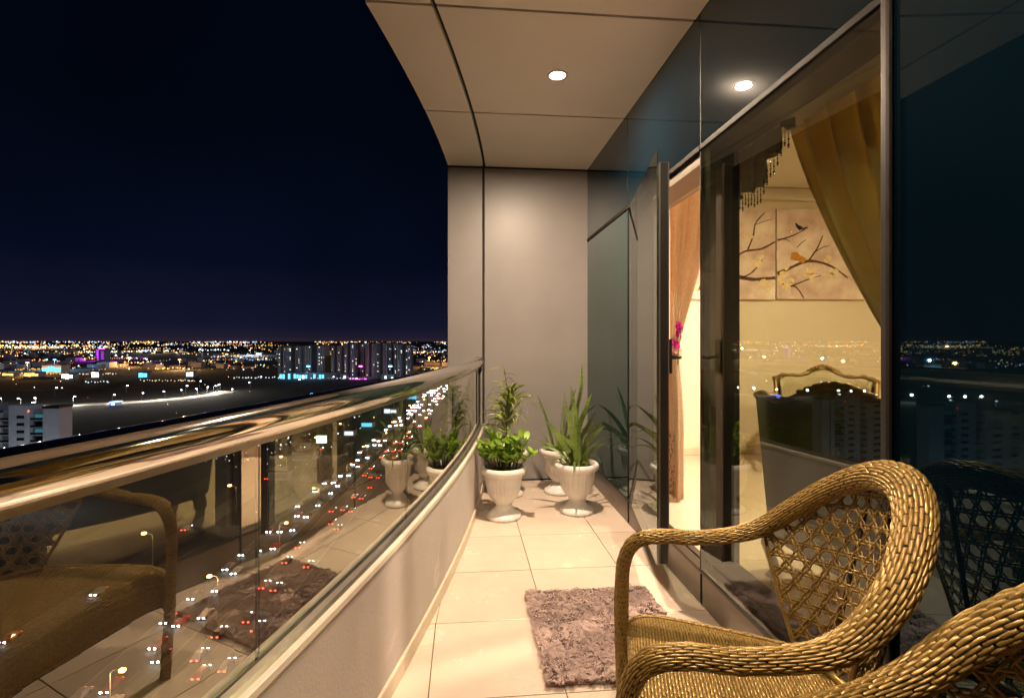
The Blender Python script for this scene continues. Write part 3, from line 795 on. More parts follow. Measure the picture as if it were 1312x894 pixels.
soil_m = MB().lathe([(.136, .335), (.08, .343), (0, .348)], 24).mesh('soil', M_soil, True)
def planter(label, x, y, rz=0, sc=1):
    r = tag(empty('potted_plant', (x, y, .0005), rz), label, 'potted plant', 'white pedestal planters'); r.scale = (sc, sc, sc)
    p = inst('pot', pot_b, r); inst('rim', pot_r, p); inst('soil', soil_m, r)
    return r
def blade_mesh(name, m, L, wmax, bend, n=9, twist=0, fold=.25, tipw=.05, base=.5, tw0=.0, wave=0):
    """strap leaf along +z bending towards +x"""
    vs = []; p = Vector((0, 0, 0)); a = 0
    for i in range(n+1):
        t = i/n; wv = wmax*(base+(1-base)*min(1, t*3))*(1-t**3)**.8 + wmax*tipw*(t < 1)
        tw = tw0 + twist*t; s = Vector((-math.sin(tw)*0, 1, 0)); s = Vector((math.sin(tw), math.cos(tw), 0)); up = Vector((math.cos(a), 0, -math.sin(a)))
        for q in (-1, 0, 1): vs.append(p + s*wv*q - up*(fold*wv*(1-abs(q))))
        a += bend/n*(.4+1.2*t); p = p + Vector((math.sin(a), wave*math.cos(i*1.3), math.cos(a)))*L/n
    fs = [(i*3+k, i*3+k+1, i*3+k+4, i*3+k+3) for i in range(n) for k in range(2)]
    return MB().add(vs, fs).mesh(name, m, True)
M_leafb = mat('bright_green_leaf', (.18, .33, .025), .42, col2=(.29, .44, .05), nscale=20, orand=.35, subsurf=.3)
M_leafd = mat('strap_leaf', (.19, .25, .035), .45, col2=(.28, .33, .06), nscale=14, orand=.35, subsurf=.25)
M_snake = mat('snake_plant_leaf', (.20, .27, .06), .42, col2=(.09, .14, .035), nscale=9, stretch=(1, 1, 6), orand=.2, subsurf=.12)
M_stem = mat('green_stem', (.10, .13, .03), .6, col2=(.14, .12, .04), nscale=20)
M_twigb = mat('brown_stem', (.10, .06, .03), .8)
# round succulent leaf
def round_leaf(name, m, L, W_):
    vs = []; n = 6
    for i in range(n+1):
        t = i/n; wv = W_*math.sin(math.pi*min(1, .06+t*.94))**.7*(.35+.65*t) + .0015; z = .18*L*t*t
        for q in (-1, 0, 1): vs.append((t*L, wv*q, z + .12*L*abs(q)*t - .02*L))
    return MB().add(vs, [(i*3+k, i*3+k+1, i*3+k+4, i*3+k+3) for i in range(n) for k in range(2)]).mesh(name, m, True)
rl = [round_leaf('leaf', M_leafb, .068, .030), round_leaf('leaf', M_leafb, .054, .025), round_leaf('leaf', M_leafb, .078, .032)]
g = random.Random(11)
pA = planter('white pedestal planter with a bushy bright green round leaved plant, front left', .283, 3.72, .3)
for k in range(28):
    a = g.uniform(0, 6.28); rr_ = .10*math.sqrt(g.random()); x0, y0 = rr_*math.cos(a), rr_*math.sin(a)
    lean = g.uniform(.04, .14)*(1 if g.random() < .8 else .3); H = g.uniform(.14, .31) - lean*.35
    top = Vector((x0+lean*math.cos(a), y0+lean*math.sin(a), .345+H)); mid = Vector((x0, y0, .345)).lerp(top, .5) + Vector((0, 0, .02))
    MB().tube([Vector((x0, y0, .335)), mid, top], [.005, .004, .003], 6).build('stem', M_stem, pA, smooth=True)
    for j in range(10):
        t = g.uniform(.45, 1.0); p = Vector((x0, y0, .345)).lerp(top, t); az = g.uniform(0, 6.28)
        inst('leaf', rl[g.randrange(3)], pA, p, (g.uniform(-.3, .3), g.uniform(-.9, .1), az), g.uniform(.75, 1.15))
pB = planter('white planter with a tall thin drooping leaved plant, behind the bushy green one', .36, 4.26, 1.1)
strap = [blade_mesh('leaf', M_leafd, L, .0085, b, twist=tw, tw0=tw*2) for L, b, tw in ((.26, 1.8, .4), (.36, 2.6, -.5), (.32, 3.0, .3), (.20, 1.0, .2))]
main = catmull([(0, 0, .34), (.0, .01, .50), (-.015, 0, .66), (.0, -.02, .80), (-.03, 0, .93), (-.02, .02, 1.05)], 6)
MB().tube(main, [.008-.006*i/(len(main)-1) for i in range(len(main))], 6).build('stem', M_twigb, pB, smooth=True)
for k in range(120):
    i = min(len(main)-1, int((.22 + .40*g.random()**.9)*len(main))); p = main[i]
    inst('leaf', strap[g.randrange(4)], pB, (p.x+g.uniform(-.02, .02), p.y+g.uniform(-.02, .02), p.z), (0, g.uniform(.1, .85), g.uniform(0, 6.28)), g.uniform(.6, 1.05))
for k in range(14):
    p = main[-1-int(g.random()*9)]
    inst('leaf', strap[3], pB, p, (0, g.uniform(.5, 1.5), g.uniform(0, 6.28)), g.uniform(.35, .75))
for k in range(8):
    i = g.randrange(8); inst('leaf', strap[g.randrange(3)], pB, (g.uniform(-.05, .05), g.uniform(-.05, .05), .34), (0, g.uniform(.2, .7), g.uniform(0, 6.28)), g.uniform(.8, 1.2))
pC = planter('white pedestal planter with tall upright snake plant blades, front right', .841, 3.79, 2.0)
def sblade(L, wv, x, y, tilt, az, bend=.12, tw=.4):
    inst('leaf', blade_mesh('leaf', M_snake, L, wv*.92, bend, 12, tw*.7, .3, .03, .6, 1.2 - tw*.35, .16), pC, (x, y, .335), (0, tilt, az - 2.0))
sblade(.79, .034, .02, .00, .07, 0.6, .14, 1.9); sblade(.58, .036, .05, .02, .20, 0.2, .3, 1.1); sblade(.62, .036, .01, -.04, .06, 3.4, .2, .8)
sblade(.52, .034, -.05, .03, .10, 3.0, .2, .7); sblade(.44, .030, -.03, .04, .36, 3.2, .5, 1.2); sblade(.34, .032, -.04, -.03, .42, 3.6, .6, .6); sblade(.36, .028, .0, -.06, .40, 4.6, .6, .4); sblade(.40, .030, .06, -.01, .46, 6.0, .5, .3)
sblade(.46, .032, .03, .03, .36, .3, .35, .7)
aloe = [blade_mesh('leaf', M_snake, L, wv*1.3, b, 12, .1, .4, .03, .8, .7) for L, wv, b in ((.40, .014, 1.5), (.46, .013, 2.6), (.34, .015, 1.0), (.30, .012, 3.0))]
for k, (az, tilt) in enumerate(((.1, .30), (.5, .45), (6.0, .35), (4.4, .45), (3.3, .35), (2.6, .5), (5.2, .3), (3.9, .2), (1.2, .3))):
    inst('leaf', aloe[k % 4], pC, (.05*math.cos(az-2), .05*math.sin(az-2), .335), (0, tilt, az-2.0), g.uniform(.75, 1.0))
for k in range(26):
    a = g.uniform(0, 6.28); q = .10*math.sqrt(g.random())
    inst('leaf', strap[g.randrange(4)], pC, (q*math.cos(a), q*math.sin(a), .335), (0, g.uniform(.0, .6), a), g.uniform(.4, .75))
pD = planter('white pedestal planter with short feathery foliage, behind the snake plant', .80, 4.30, .7)
aloed = [blade_mesh('leaf', M_snake, L, wv, b, 12, .1, .4, .03, .8, .9) for L, wv, b in ((.50, .021, .7), (.48, .018, 2.0), (.54, .020, .25), (.36, .016, 2.6))]
fea = [blade_mesh('leaf', M_leafd, L, .0045, b) for L, b in ((.12, .8), (.16, 1.2), (.20, .6))]
for k in range(80):
    a = g.uniform(0, 6.28); q = .11*math.sqrt(g.random())
    inst('leaf', fea[g.randrange(3)], pD, (q*math.cos(a), q*math.sin(a), .338), (0, g.uniform(.1, .9), a+g.uniform(-.8, .8)), g.uniform(.6, 1.1))
for az, tl_, k in ((.0, .35, 0), (.6, .55, 1), (5.9, .7, 0), (3.3, .2, 2), (1.2, .4, 2), (.2, .12, 2), (5.2, .35, 1)):
    inst('leaf', aloed[k], pD, (.04*math.cos(az-.7), .04*math.sin(az-.7), .338), (0, tl_, az-.7), g.uniform(.9, 1.15))
inst('leaf', blade_mesh('leaf', M_leafd, .42, .007, .9), pD, (-.03, 0, .338), (0, .9, 3.3-.7))
inst('leaf', blade_mesh('leaf', M_leafd, .34, .006, .5), pD, (-.03, 0, .338), (0, .6, 2.9-.7))

# ------------------------------------------------------------------ the city far below
G = CH - 70.0
g = random.Random(21)
M_ground = mat('dark_ground', (.012, .011, .011), .95, col2=(.022, .020, .018), nscale=.01)
M_asph = mat('asphalt', (.05, .048, .046), .8, col2=(.065, .06, .056), nscale=.08)
M_pale = mat('pale_concrete_road', (.26, .24, .21), .85, col2=(.32, .29, .25), nscale=.05)
M_paint = mat('road_paint', (.22, .21, .20), .7, col2=(.10, .10, .095), nscale=.4)
M_verge = mat('sandy_verge', (.042, .036, .030), .95, col2=(.028, .025, .022), nscale=.05)
gp = [W(x, z) for x, z in ((-60000, -3000), (60000, -3000), (60000, 90000), (-60000, 90000))]
struct(MB().add([(p.x, p.y, G) for p in gp], [(0, 1, 2, 3)]).build('ground', M_ground))
def hx(zc): return -76 - .046*zc        # line of the highway
def strip(name, pts, wd, z, m, parent=None):
    """flat ribbon along (xc, zc) points"""
    P = [Vector(p) for p in pts]; vs = []; n = len(P)
    for i, p in enumerate(P):
        t = (P[min(i+1, n-1)]-P[max(i-1, 0)]).normalized(); q = Vector((-t.y, t.x))*wd/2
        for s in (1, -1):
            a = p + q*s; v = W(a.x, a.y); vs.append((v.x, v.y, G+z))
    o = MB().add(vs, [(2*i, 2*i+1, 2*i+3, 2*i+2) for i in range(n-1)]).build(name, m, parent)
    return o
struct(strip('verge', [(hx(z)-9, z) for z in (20, 200, 500, 1000, 3500)], 120, .05, M_verge))
hw1 = struct(strip('highway', [(hx(z), z) for z in (20, 200, 500, 1000, 3500)], 12.5, .12, M_asph))
hw2 = struct(strip('highway', [(hx(z)+16, z) for z in (20, 200, 500, 1000, 3500)], 12.5, .12, M_asph))
fr = struct(strip('frontage_road', [(hx(z)-34, z) for z in (20, 200, 500, 1000, 3500)], 9, .12, M_asph))
for rd, off, lanes in ((hw1, 0, (-6, -2, 2, 6)), (hw2, 16, (-6, -2, 2, 6))):
    for l in lanes:
        if abs(l) == 6:
            strip('edge_line', [(hx(z)+off+l, z) for z in (20, 400, 900)], .25, .16, M_paint, rd)
        else:
            mb = MB()
            for k in range(60):
                z = 60 + k*9; a = W(hx(z)+off+l-.1, z); b = W(hx(z)+off+l+.1, z); c = W(hx(z+4)+off+l+.1, z+4); d = W(hx(z+4)+off+l-.1, z+4)
                mb.add([(v.x, v.y, G+.16) for v in (a, b, c, d)], [(0, 1, 2, 3)])
            stuff(mb.build('lane_dashes', M_paint, rd))
# pale lit road across the fields, its side arm, and a far one
lit = [(-900, 535), (-560, 545), (-500, 552), (-430, 590), (-400, 640), (-395, 690), (-400, 720)]
struct(strip('service_road', [(a, b) for a, b in catmull([(x, z, 0) for x, z in lit], 5) for _ in (0,)] if False else [(v.x, v.y) for v in catmull([(x, z, 0) for x, z in lit], 5)], 26, .12, M_pale))
struct(strip('service_road', [(v.x, v.y) for v in catmull([(-1500, 700, 0), (-800, 720, 0), (-600, 760, 0), (-420, 860, 0), (-330, 1000, 0)], 5)], 16, .12, M_asph))
struct(strip('service_road', [(v.x, v.y) for v in catmull([(-2200, 1010, 0), (-700, 1060, 0), (-280, 1010, 0), (hx(900), 905, 0)], 5)], 14, .10, M_asph))

E_sod = emit('sodium_lamp', (1, .50, .12), 14); E_cool = emit('cool_lamp', (.80, .92, 1), 14); E_warm = emit('warm_window', (1, .72, .38), 1.7)
E_wht = emit('white_window', (.85, .93, 1), 1.9); E_teal = emit('teal_shopfront', (.12, .55, .85), 2.2); E_mag = emit('magenta_neon', (1, .12, .75), 5)
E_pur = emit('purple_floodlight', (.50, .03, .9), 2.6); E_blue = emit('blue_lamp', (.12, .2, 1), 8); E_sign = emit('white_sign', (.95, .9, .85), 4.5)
E_green = emit('green_white_sign', (.65, 1, .85), 3.5); E_orsg = emit('orange_shopfront', (1, .45, .10), 3); E_head = emit('headlight', (.88, .94, 1), 40); E_tail = emit('tail_light', (1, .05, .015), 14)
M_pole = mat('galvanised_pole', (.25, .25, .25), .5, metal=.6)
# street lamps
def lamp_proto(name, H, m, arm, sz):
    pole = MB().tube([(0, 0, 0), (0, 0, H*.95), (arm*.3, 0, H), (arm, 0, H)], [.14, .09, .07, .06], 6).mesh('pole', M_pole)
    head = MB().obox((arm, 0, H-.1), (sz*1.3, 0, 0), (0, sz, 0), (0, 0, sz*.7)).mesh('lamp_head', m)
    return pole, head
sod = lamp_proto('l', 11, E_sod, 2.2, .34); coo = lamp_proto('l', 10, E_cool, 1.6, .45)
def street_lamp(xc, zc, pr, rot, label, group, P=0, col=(1, .55, .2), grow=1, r=1.0):
    p = W(xc, zc, G+.05); o = tag(empty('street_lamp', p, rot), label, 'street lamp', group)
    inst('pole', pr[0], o); hd = inst('lamp_head', pr[1], o)
    if grow != 1: hd.scale = (grow, grow, grow); hd.location = (pr[1].vertices[0].co.x*(1-grow)*0, 0, 10*(1-grow))
    if P:
        l = bpy.data.lights.new('lamp_light', 'POINT'); l.energy = P; l.color = col; l.shadow_soft_size = r
        lo = bpy.data.objects.new('lamp_light', l); C.objects.link(lo); lo.parent = o; lo.location = (2.4, 0, 9.4)
def nth(n): return str(n)+('th' if 10 < n % 100 < 14 else {1: 'st', 2: 'nd', 3: 'rd'}.get(n % 10, 'th'))
k = 0
z = 92
while z < 900:
    street_lamp(hx(z)+8, z, sod, -YAW + (math.pi if k % 2 else 0), nth(k+1)+' orange street lamp on the highway median, counted from the near end', 'median lamps of the highway', 6000 if z < 520 else 0, (1, .52, .2), 1 if z < 400 else 1.6)
    z += 34 + z*.03; k += 1
z = 105
while z < 560:
    street_lamp(hx(z)-27, z, sod, -YAW+math.pi, nth(1+int((z-105)/52))+' orange street lamp beside the frontage road, counted from the near end', 'lamps of the frontage road', 1100 if z < 380 else 0, (1, .5, .18), 1.2)
    z += 52
pl = catmull([(x, zz, 0) for x, zz in lit], 5)
for i in range(0, len(pl), 2):
    v = pl[i]
    if v.x > -620: street_lamp(v.x-6, v.y-8, coo, .5*i, nth(1+i//2)+' white street lamp along the pale lit road, counted from the left', 'lamps of the pale road', 26000, (1, .9, .75), 1.2)
for jj, (a, b) in enumerate(((-560, 470), (-505, 492), (-470, 500), (-440, 690), (-380, 745), (-520, 690), (-590, 660), (-350, 640), (-330, 800), (-300, 860), (-470, 770), (-250, 820))):
    street_lamp(a, b, coo, a, 'lone white street lamp in the dark fields, '+nth(1+sum(1 for q in (-560/470, -505/492, -470/500, -440/690, -380/745, -520/690, -590/660, -350/640, -330/800, -300/860, -470/770, -250/820) if q < a/b))+' from the left', 'lamps in the dark fields', 0, grow=1.4)
# blue lit kiosk on the pale road
kp = W(-430, 556, G+.1)
kk = tag(empty('kiosk', kp), 'small blue lit kiosk on the pale road', 'kiosk'); MB().box(-3, 3, -5, 5, 0, 4).build('walls', M_pole, kk); MB().box(-3.5, 3.5, -5.5, 5.5, 4.01, 4.6).build('roof', E_blue, kk)
for s in (-1, 1): MB().box(-2, 2, s*5.02-.1, s*5.02+.1, 1, 4).build('window', E_blue, kk)

# white apartment block on the left
M_white = mat('white_render', (.66, .67, .70), .8, col2=(.58, .59, .62), nscale=.15)
M_win = mat('dark_window', (.01, .013, .018), .12)
M_slabg = mat('balcony_grey', (.30, .32, .36), .8)
E_dimteal = emit('dim_teal_window', (.05, .22, .26), .55)
wb = tag(empty('apartment_block', W(-199, 226, G), -YAW+.04), 'white apartment block with dark windows below on the left', 'building')
ROOF = 40.5
def wbox(name, x0, x1, y0, y1, z0, z1, m, par=wb): return MB().box(x0, x1, y0, y1, z0, z1).build(name, m, par)
wbox('wall', -7.0, 0, -1.0, 6, 0, ROOF, M_white)                       # plain end block
wbox('wall', -13.2, -7.02, 1.6, 5.9, 0, ROOF-1, M_slabg)                 # balcony recess
wbox('wall', -22, -13.22, -.4, 6.2, 0, ROOF+1.2, M_white)
wbox('wall', -26, -22.02, 1.4, 5.9, 0, ROOF-1, M_slabg)
wbox('wall', -38, -26.02, -.8, 6, 0, ROOF-2, M_white)
wbox('wall', -80, -38.02, 1.5, 16, 0, ROOF-2.5, M_white)
wbox('roof_edge', -7.2, .2, -1.3, 6.2, ROOF+.01, ROOF+.9, M_dark)
wbox('roof_edge', -38.2, -26, -1.1, 6.2, ROOF-1.99, ROOF-1.2, M_dark)
rh = wbox('roof_house', -32, -27, 1, 5, ROOF-1.19, ROOF+2.2, M_slabg)
for fl_i in range(11):
    z = ROOF - 4.4 - 3.25*fl_i
    if z < 2: break
    for x0, x1, yf in ((-33.6, -29.4, -.8), (-18.6, -15.4, -.4)):
        wf = wbox('window', x0, x1, yf-.05, yf+.4, z, z+1.25, M_win); MB().box(x0-.15, x1+.15, yf-.28, yf-.055, z-.18, z-.01).build('sill', M_white, wf)
    for x0, x1 in ((-13.1, -7.1), (-25.9, -22.1)):
        wbox('balcony', x0, x1, -.2, 1.58, z-.95, z-.75, M_white)
        wbox('balcony_rail', x0, x1, -.18, -.08, z-.74, z+.2, M_win)
        lit_ = g.random() < .35
        wbox('window', x0+.6, x1-.6, 1.5, 1.59, z-.6, z+1.5, E_dimteal if lit_ else M_win)
    for x0 in (-44, -52, -60, -68): wbox('window', x0, x0+3.5, 1.4, 1.6, z, z+1.3, M_win)
wbox('beacon', -13.6, -13.3, -.7, -.41, ROOF-1.4, ROOF-1.0, E_tail)
for a, b in ((-181, 205), (-197, 203), (-214, 200), (-232, 198)):
    street_lamp(a, b, coo, 1.2, {-181: 'rightmost', -197: 'second from right', -214: 'third from right', -232: 'leftmost'}[a]+' cool white lamp at the foot of the white apartment block', 'lamps by the apartment block', 2600, (.75, .88, 1), 1.3)
# unseen mass of the own tower, put in to keep fill off the balcony
tag(MB().box(2.25, 26, -14, 16, CEIL+.4, 40).build('unseen_tower_mass', M_plaster), 'unseen upper storeys of the balcony tower, put in to block light', 'building')

# row of residential towers
M_tow = [mat('tower_render', c, .85, col2=tuple(v*.8 for v in c), nscale=.08) for c in ((.34, .34, .37), (.26, .27, .31), (.36, .33, .34), (.29, .25, .26))]
M_core = mat('tower_core', (.05, .05, .06), .9)
def tower(px0, px1, ytop, zc, i):
    x0, x1 = (px0-656)/656*zc, (px1-656)/656*zc; wd = x1-x0; H = 70 - (ytop-437)/656*zc
    words = ['first', 'second', 'third', 'fourth', 'fifth', 'sixth', 'seventh', 'eighth', 'ninth', 'tenth']
    r = tag(empty('residential_tower', W((x0+x1)/2, zc, G), -YAW), words[i]+' tower from the left in the row of dark residential towers', 'building', 'row of residential towers')
    m = M_tow[i % 4]
    MB().box(-wd/2, wd/2, 0, 24, 0, H).build('wall', m, r)
    MB().box(-wd*.12, wd*.12, -1.2, -.02, 0, H+2.5).build('stair_core', M_core, r)
    MB().box(-wd*.3, wd*.3, 6, 16, H+.01, H+3).build('roof_house', M_core, r)
    for s in (-1, 1): MB().box(s*wd*.47-1, s*wd*.47+1, -.8, -.03, 0, H).build('pilaster', M_tow[(i+1) % 4], r)
    dk, l1, l2 = MB(), MB(), MB(); fl_n = int(H/3.2)
    cols = max(4, int(wd/4.2))
    for f in range(1, fl_n):
        for c in range(cols):
            x = -wd/2 + wd*(c+.5)/cols
            if abs(x) < wd*.13: continue
            q = g.random(); t = dk if q > .15 else (l1 if q < .07 else l2)
            hw = .75 if t is dk else g.choice((.6, .8, 1.0))
            t.box(x-hw, x+hw, -.12, -.01, f*3.2, f*3.2+1.6)
    stuff(dk.build('dark_windows', M_win, r)); stuff(l1.build('lit_windows', E_warm, r)); stuff(l2.build('lit_windows', E_wht, r))
zs = lambda v: v/6.905 + 350
for i, (a, b, yt) in enumerate(((45, 112, 444.5), (120, 240, 443.5), (268, 460, 443), (515, 592, 443), (628, 715, 440.5), (724, 802, 440), (820, 902, 440), (915, 1003, 440), (1022, 1092, 440), (1100, 1215, 442))):
    tower(zs(a), zs(b), yt, 950 + 10*(i % 3), i)
def podium(px0, px1, zc, h0, h1, m, label, nm='shopping_podium'):
    x0, x1 = (px0-656)/656*zc, (px1-656)/656*zc
    r = tag(empty(nm, W((x0+x1)/2, zc, G), -YAW), label, 'building'); w2 = (x1-x0)/2
    MB().box(-w2, w2, 0, 12, 0, h1+1.5).build('wall', M_tow[1], r)
    k = int(2*w2/5)
    for j in range(k):
        if g.random() < .75:
            a = -w2 + 2*w2*j/k; MB().box(a+.5, a+4.3, -.25, -.01, h0 + g.random()*2, h1-g.random()*3).build('lit_window', m if g.random() < .75 else E_wht, r)
podium(358, 430, 930, 1, 11, E_teal, 'teal lit shop row at the foot of the left towers')
podium(436, 444, 930, 1, 9, E_teal, 'small teal lit shop between the towers')
podium(447, 474, 925, 1, 3.5, E_mag, 'magenta neon lit shop row at the foot of the towers')
podium(488, 505, 925, 1, 8, E_wht, 'white lit shop at the foot of the right towers')

# purple floodlit tower
zc = 1750; x = (128-656)/656*zc
pt = tag(empty('floodlit_tower', W(x, zc, G), -YAW), 'slim tower floodlit in purple and magenta on the left skyline', 'building')
MB().box(-16, 16, 0, 26, 0, 44).build('wall', M_tow[1], pt)
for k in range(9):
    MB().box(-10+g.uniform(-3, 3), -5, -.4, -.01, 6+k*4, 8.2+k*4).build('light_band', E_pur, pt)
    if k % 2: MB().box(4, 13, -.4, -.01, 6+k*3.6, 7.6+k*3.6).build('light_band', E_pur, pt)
MB().box(-3, 15, -2, 2, 44.01, 46.5).build('roof_sign', E_mag, pt)

# lit signs, halls and shops
def hall(px, py, wpx, hpx, m, label, nm='lit_hall', cat='building'):
    """py = foot of it"""
    zc = 70*656/(py-437); x = (px-656)/656*zc; wd = wpx/656*zc; hh = hpx/656*zc
    r = tag(empty(nm, W(x, zc, G), -YAW), label, cat)
    MB().box(-wd/2-.6, wd/2+.6, .01, wd*.5+2, 0, hh*1.25).build('wall', M_tow[0], r)
    MB().box(-wd/2-1.2, wd/2+1.2, -1.5, wd*.5+2.5, hh*1.25+.01, hh*1.25+.8).build('roof', M_core, r)
    n = max(1, int(wd/6))
    for k in range(n):
        a = -wd/2+wd*k/n; MB().box(a+.3, a+wd/n-.3, -.3, .0, hh*(.12+.2*g.random()), hh*(.8+.3*g.random())).build('lit_window', m, r)
hall(122, 484, 9, 7, E_sign, 'bright white lit showroom near the purple tower')
hall(183, 485, 11, 7, E_teal, 'blue lit showroom right of the purple tower')
hall(243, 483, 9, 6, E_wht, 'white lit showroom by the far orange lamps')
hall(66, 478, 24, 8, E_teal, 'long teal lit mall on the left')
hall(86, 486, 14, 6, E_sign, 'white and pink lit hall on the left')
hall(40, 483, 18, 5, E_orsg, 'orange lit hall on the far left')
hall(10, 482, 14, 4, E_orsg, 'orange lit warehouse at the left edge')
hall(470, 548, 14, 6, E_teal, 'blue lit petrol station left of the highway')
hall(447, 558, 12, 6, E_wht, 'white lit kiosk row left of the highway')
hall(500, 530, 16, 6, E_wht, 'white lit shop row further along the highway')
hall(527, 512, 14, 5, E_teal, 'pale blue lit shop row far along the highway')
hall(388, 590, 26, 9, mat('grey_shed_wall', (.2, .2, .2), .8), 'dim grey shed roof left of the highway')
hall(356, 615, 22, 9, mat('shed_wall', (.16, .16, .17), .8), 'dim shed below the grey one left of the highway')
bz = 70*656/(580-437.); bl = tag(empty('billboard', W((412-656)/656*bz, bz, G), -YAW), 'green white lit billboard standing left of the highway', 'billboard')
MB().tube([(0, .3, 0), (0, .3, 6)], .3, 8).build('post', M_pole, bl); MB().box(-3.4, 3.4, 0, .6, 6, 11).build('frame', M_pole, bl); MB().box(-3.2, 3.2, -.12, -.01, 6.2, 10.8).build('face', E_green, bl)

# cars
M_cars = [mat('car_paint', c, .3, coat=.5) for c in ((.6, .6, .6), (.05, .05, .06), (.3, .3, .32), (.25, .03, .03))]
def car_meshes(m):
    P = [(-2.2, .35), (-2.25, .75), (-1.75, .95), (-1.2, 1.42), (.35, 1.45), (1.05, 1.0), (2.0, .85), (2.25, .6), (2.2, .35)]
    mb = MB(); n = len(P); vs = [(x, s*(.86 if z < 1.1 else .68), z) for s in (-1, 1) for x, z in P]
    mb.add(vs, [tuple(range(n)), tuple(range(n, 2*n))[::-1]] + [(i, i+n, (i+1) % n+n, (i+1) % n) for i in range(n)])
    return mb.mesh('body', m)
bodies = [car_meshes(m) for m in M_cars]
wheel = MB().tube([(0, -.11, 0), (0, .11, 0)], .34, 12).mesh('wheel', M_black)
glassm = MB().add([(-1.10, -.72, 1.05), (.95, -.74, 1.05), (.33, -.70, 1.38), (-1.05, -.70, 1.36), (-1.10, .72, 1.05), (.95, .74, 1.05), (.33, .70, 1.38), (-1.05, .70, 1.36)], [(0, 1, 2, 3), (7, 6, 5, 4), (1, 5, 6, 2), (0, 3, 7, 4)]).mesh('windows', M_win)
hl = MB().obox((2.25, 0, .62), (.03, 0, 0), (0, .22, 0), (0, 0, .16)).mesh('headlight', E_head)
tl = MB().obox((-2.235, 0, .64), (.02, 0, 0), (0, .22, 0), (0, 0, .13)).mesh('tail_light', E_tail)
def car(xc, zc, toward, label, group):
    s = math.atan(.046)
    rz = -YAW + math.pi/2 + s + (math.pi if toward else 0)
    o = tag(empty('car', W(xc, zc, G+.125), rz), label, 'car', group); inst('body', bodies[g.randrange(4)], o)
    if zc < 320:
        inst('windows', glassm, o)
        for x in (-1.35, 1.35):
            for y in (-.76, .76): inst('wheel', wheel, o, (x, y, .34))
    gr = max(1, zc/260)
    for y in (-.62, .62):
        inst('headlight', hl, o, (0, y, 0), sc=(1, gr, gr)); inst('tail_light', tl, o, (0, y, 0), sc=(1, gr, gr))
cnt = {}
def order(key): cnt[key] = cnt.get(key, 0)+1; return nth(cnt[key])
LN = {-4: 'left', 0: 'middle', 4: 'right'}
z = 88.0
while z < 1000:
    for ln in (-4, 0, 4):
        if g.random() < .74: car(hx(z)+ln, z + g.uniform(-4, 4), True, order(('a', ln))+' white headlit car from the near end, '+LN[ln]+' lane of the oncoming carriageway', 'cars coming on the highway')
    z += 11 + z*.024
z = 95.0
while z < 1000:
    for ln in (-4, 0, 4):
        if g.random() < .6: car(hx(z)+16+ln, z + g.uniform(-4, 4), False, order(('b', ln))+' red tail lit car from the near end, '+LN[ln]+' lane of the carriageway leading away', 'cars driving away on the highway')
    z += 13 + z*.024
for z in (120, 142, 190, 260, 330): car(hx(z)-34+g.choice((-2, 2)), z, g.random() < .5, order('f')+' car from the near end on the frontage road beside the highway', 'cars on the frontage road')

# the lights and roofs of the far city: too many to count
cols = [('amber', (1, .47, .10)), ('warm', (1, .74, .42)), ('cool', (.75, .88, 1)), ('blue', (.25, .55, 1)), ('red', (1, .14, .05))]
lightsets = {c[0]: [MB(), MB()] for c in cols}
def glow(px, py, kind, sz, hi):
    py = max(py, 437.9); zc = 70*656/(py-437.0); x = (px-656)/656*zc
    d = math.hypot(x, zc); p = W(x, zc, 0); h = 3 + .0006*d
    lightsets[kind][1 if hi else 0].octa((p.x, p.y, G+h), sz*d/512.0)
def pick(q, wts):
    s = 0
    for kx, wv in wts:
        s += wv
        if q < s: return kx
    return wts[-1][0]
for k in range(15000):
    px = g.uniform(-1500, 640); py = 438.3 + 38*g.random()**1.7
    dn = noise.noise((px*.012, py*.16, 1.0)) + .6*noise.noise((px*.05, py*.4, 4.0))
    if dn < g.uniform(-.15, .42) - (.12 if py < 443 else 0): continue
    if 355 < px < 530 and py > 462: continue
    am = noise.noise((px*.008, py*.1, 9.0))
    kind = pick(g.random(), (('amber', .40+.75*am), ('warm', .20), ('cool', .20-.4*am), ('blue', .14-.3*am), ('red', .07)))
    glow(px, py, kind, g.choice((.2, .24, .28, .34, .42, .55, .7)), g.random() < .28)
for k in range(26):         # lit streets seen end to end
    x0 = g.uniform(-1300, 600); y0 = 440 + 22*g.random()**1.4; ln = g.uniform(25, 110); kind = g.choice(('amber', 'amber', 'amber', 'warm', 'cool')); sl_ = g.uniform(-.03, .03)
    for j in range(int(ln/3.2)): glow(x0+j*3.2+g.uniform(-.5, .5), y0+sl_*j*3.2+g.uniform(-.25, .25), kind, g.uniform(.35, .6), g.random() < .5)
for x0, y0, ln, kind, hi in ((0, 444, 120, 'amber', 1), (20, 446, 60, 'warm', 1), (178, 451, 42, 'warm', 1), (160, 447, 60, 'amber', 0), (190, 474, 58, 'amber', 1), (160, 466, 30, 'amber', 1), (280, 443, 90, 'amber', 0), (255, 449, 40, 'cool', 1), (280, 458, 60, 'cool', 0), (300, 462, 50, 'blue', 0), (20, 475, 60, 'amber', 0), (535, 452, 35, 'warm', 1), (535, 463, 38, 'amber', 1), (548, 474, 24, 'amber', 1), (390, 486.5, 60, 'cool', 0), (300, 486, 70, 'cool', 0), (0, 481, 150, 'warm', 0), (110, 492, 30, 'cool', 0), (180, 490, 70, 'warm', 0)):
    j = 0
    while j < ln:
        glow(x0+j, y0+g.uniform(-.9, .9), kind, g.uniform(.4, .75), hi and g.random() < .6); j += g.uniform(1.2, 5)
for k in range(70):
    glow(g.uniform(-900, 560), 484 + 60*g.random()**2, g.choice(('cool', 'warm', 'amber', 'cool')), g.uniform(.25, .5), g.random() < .4)
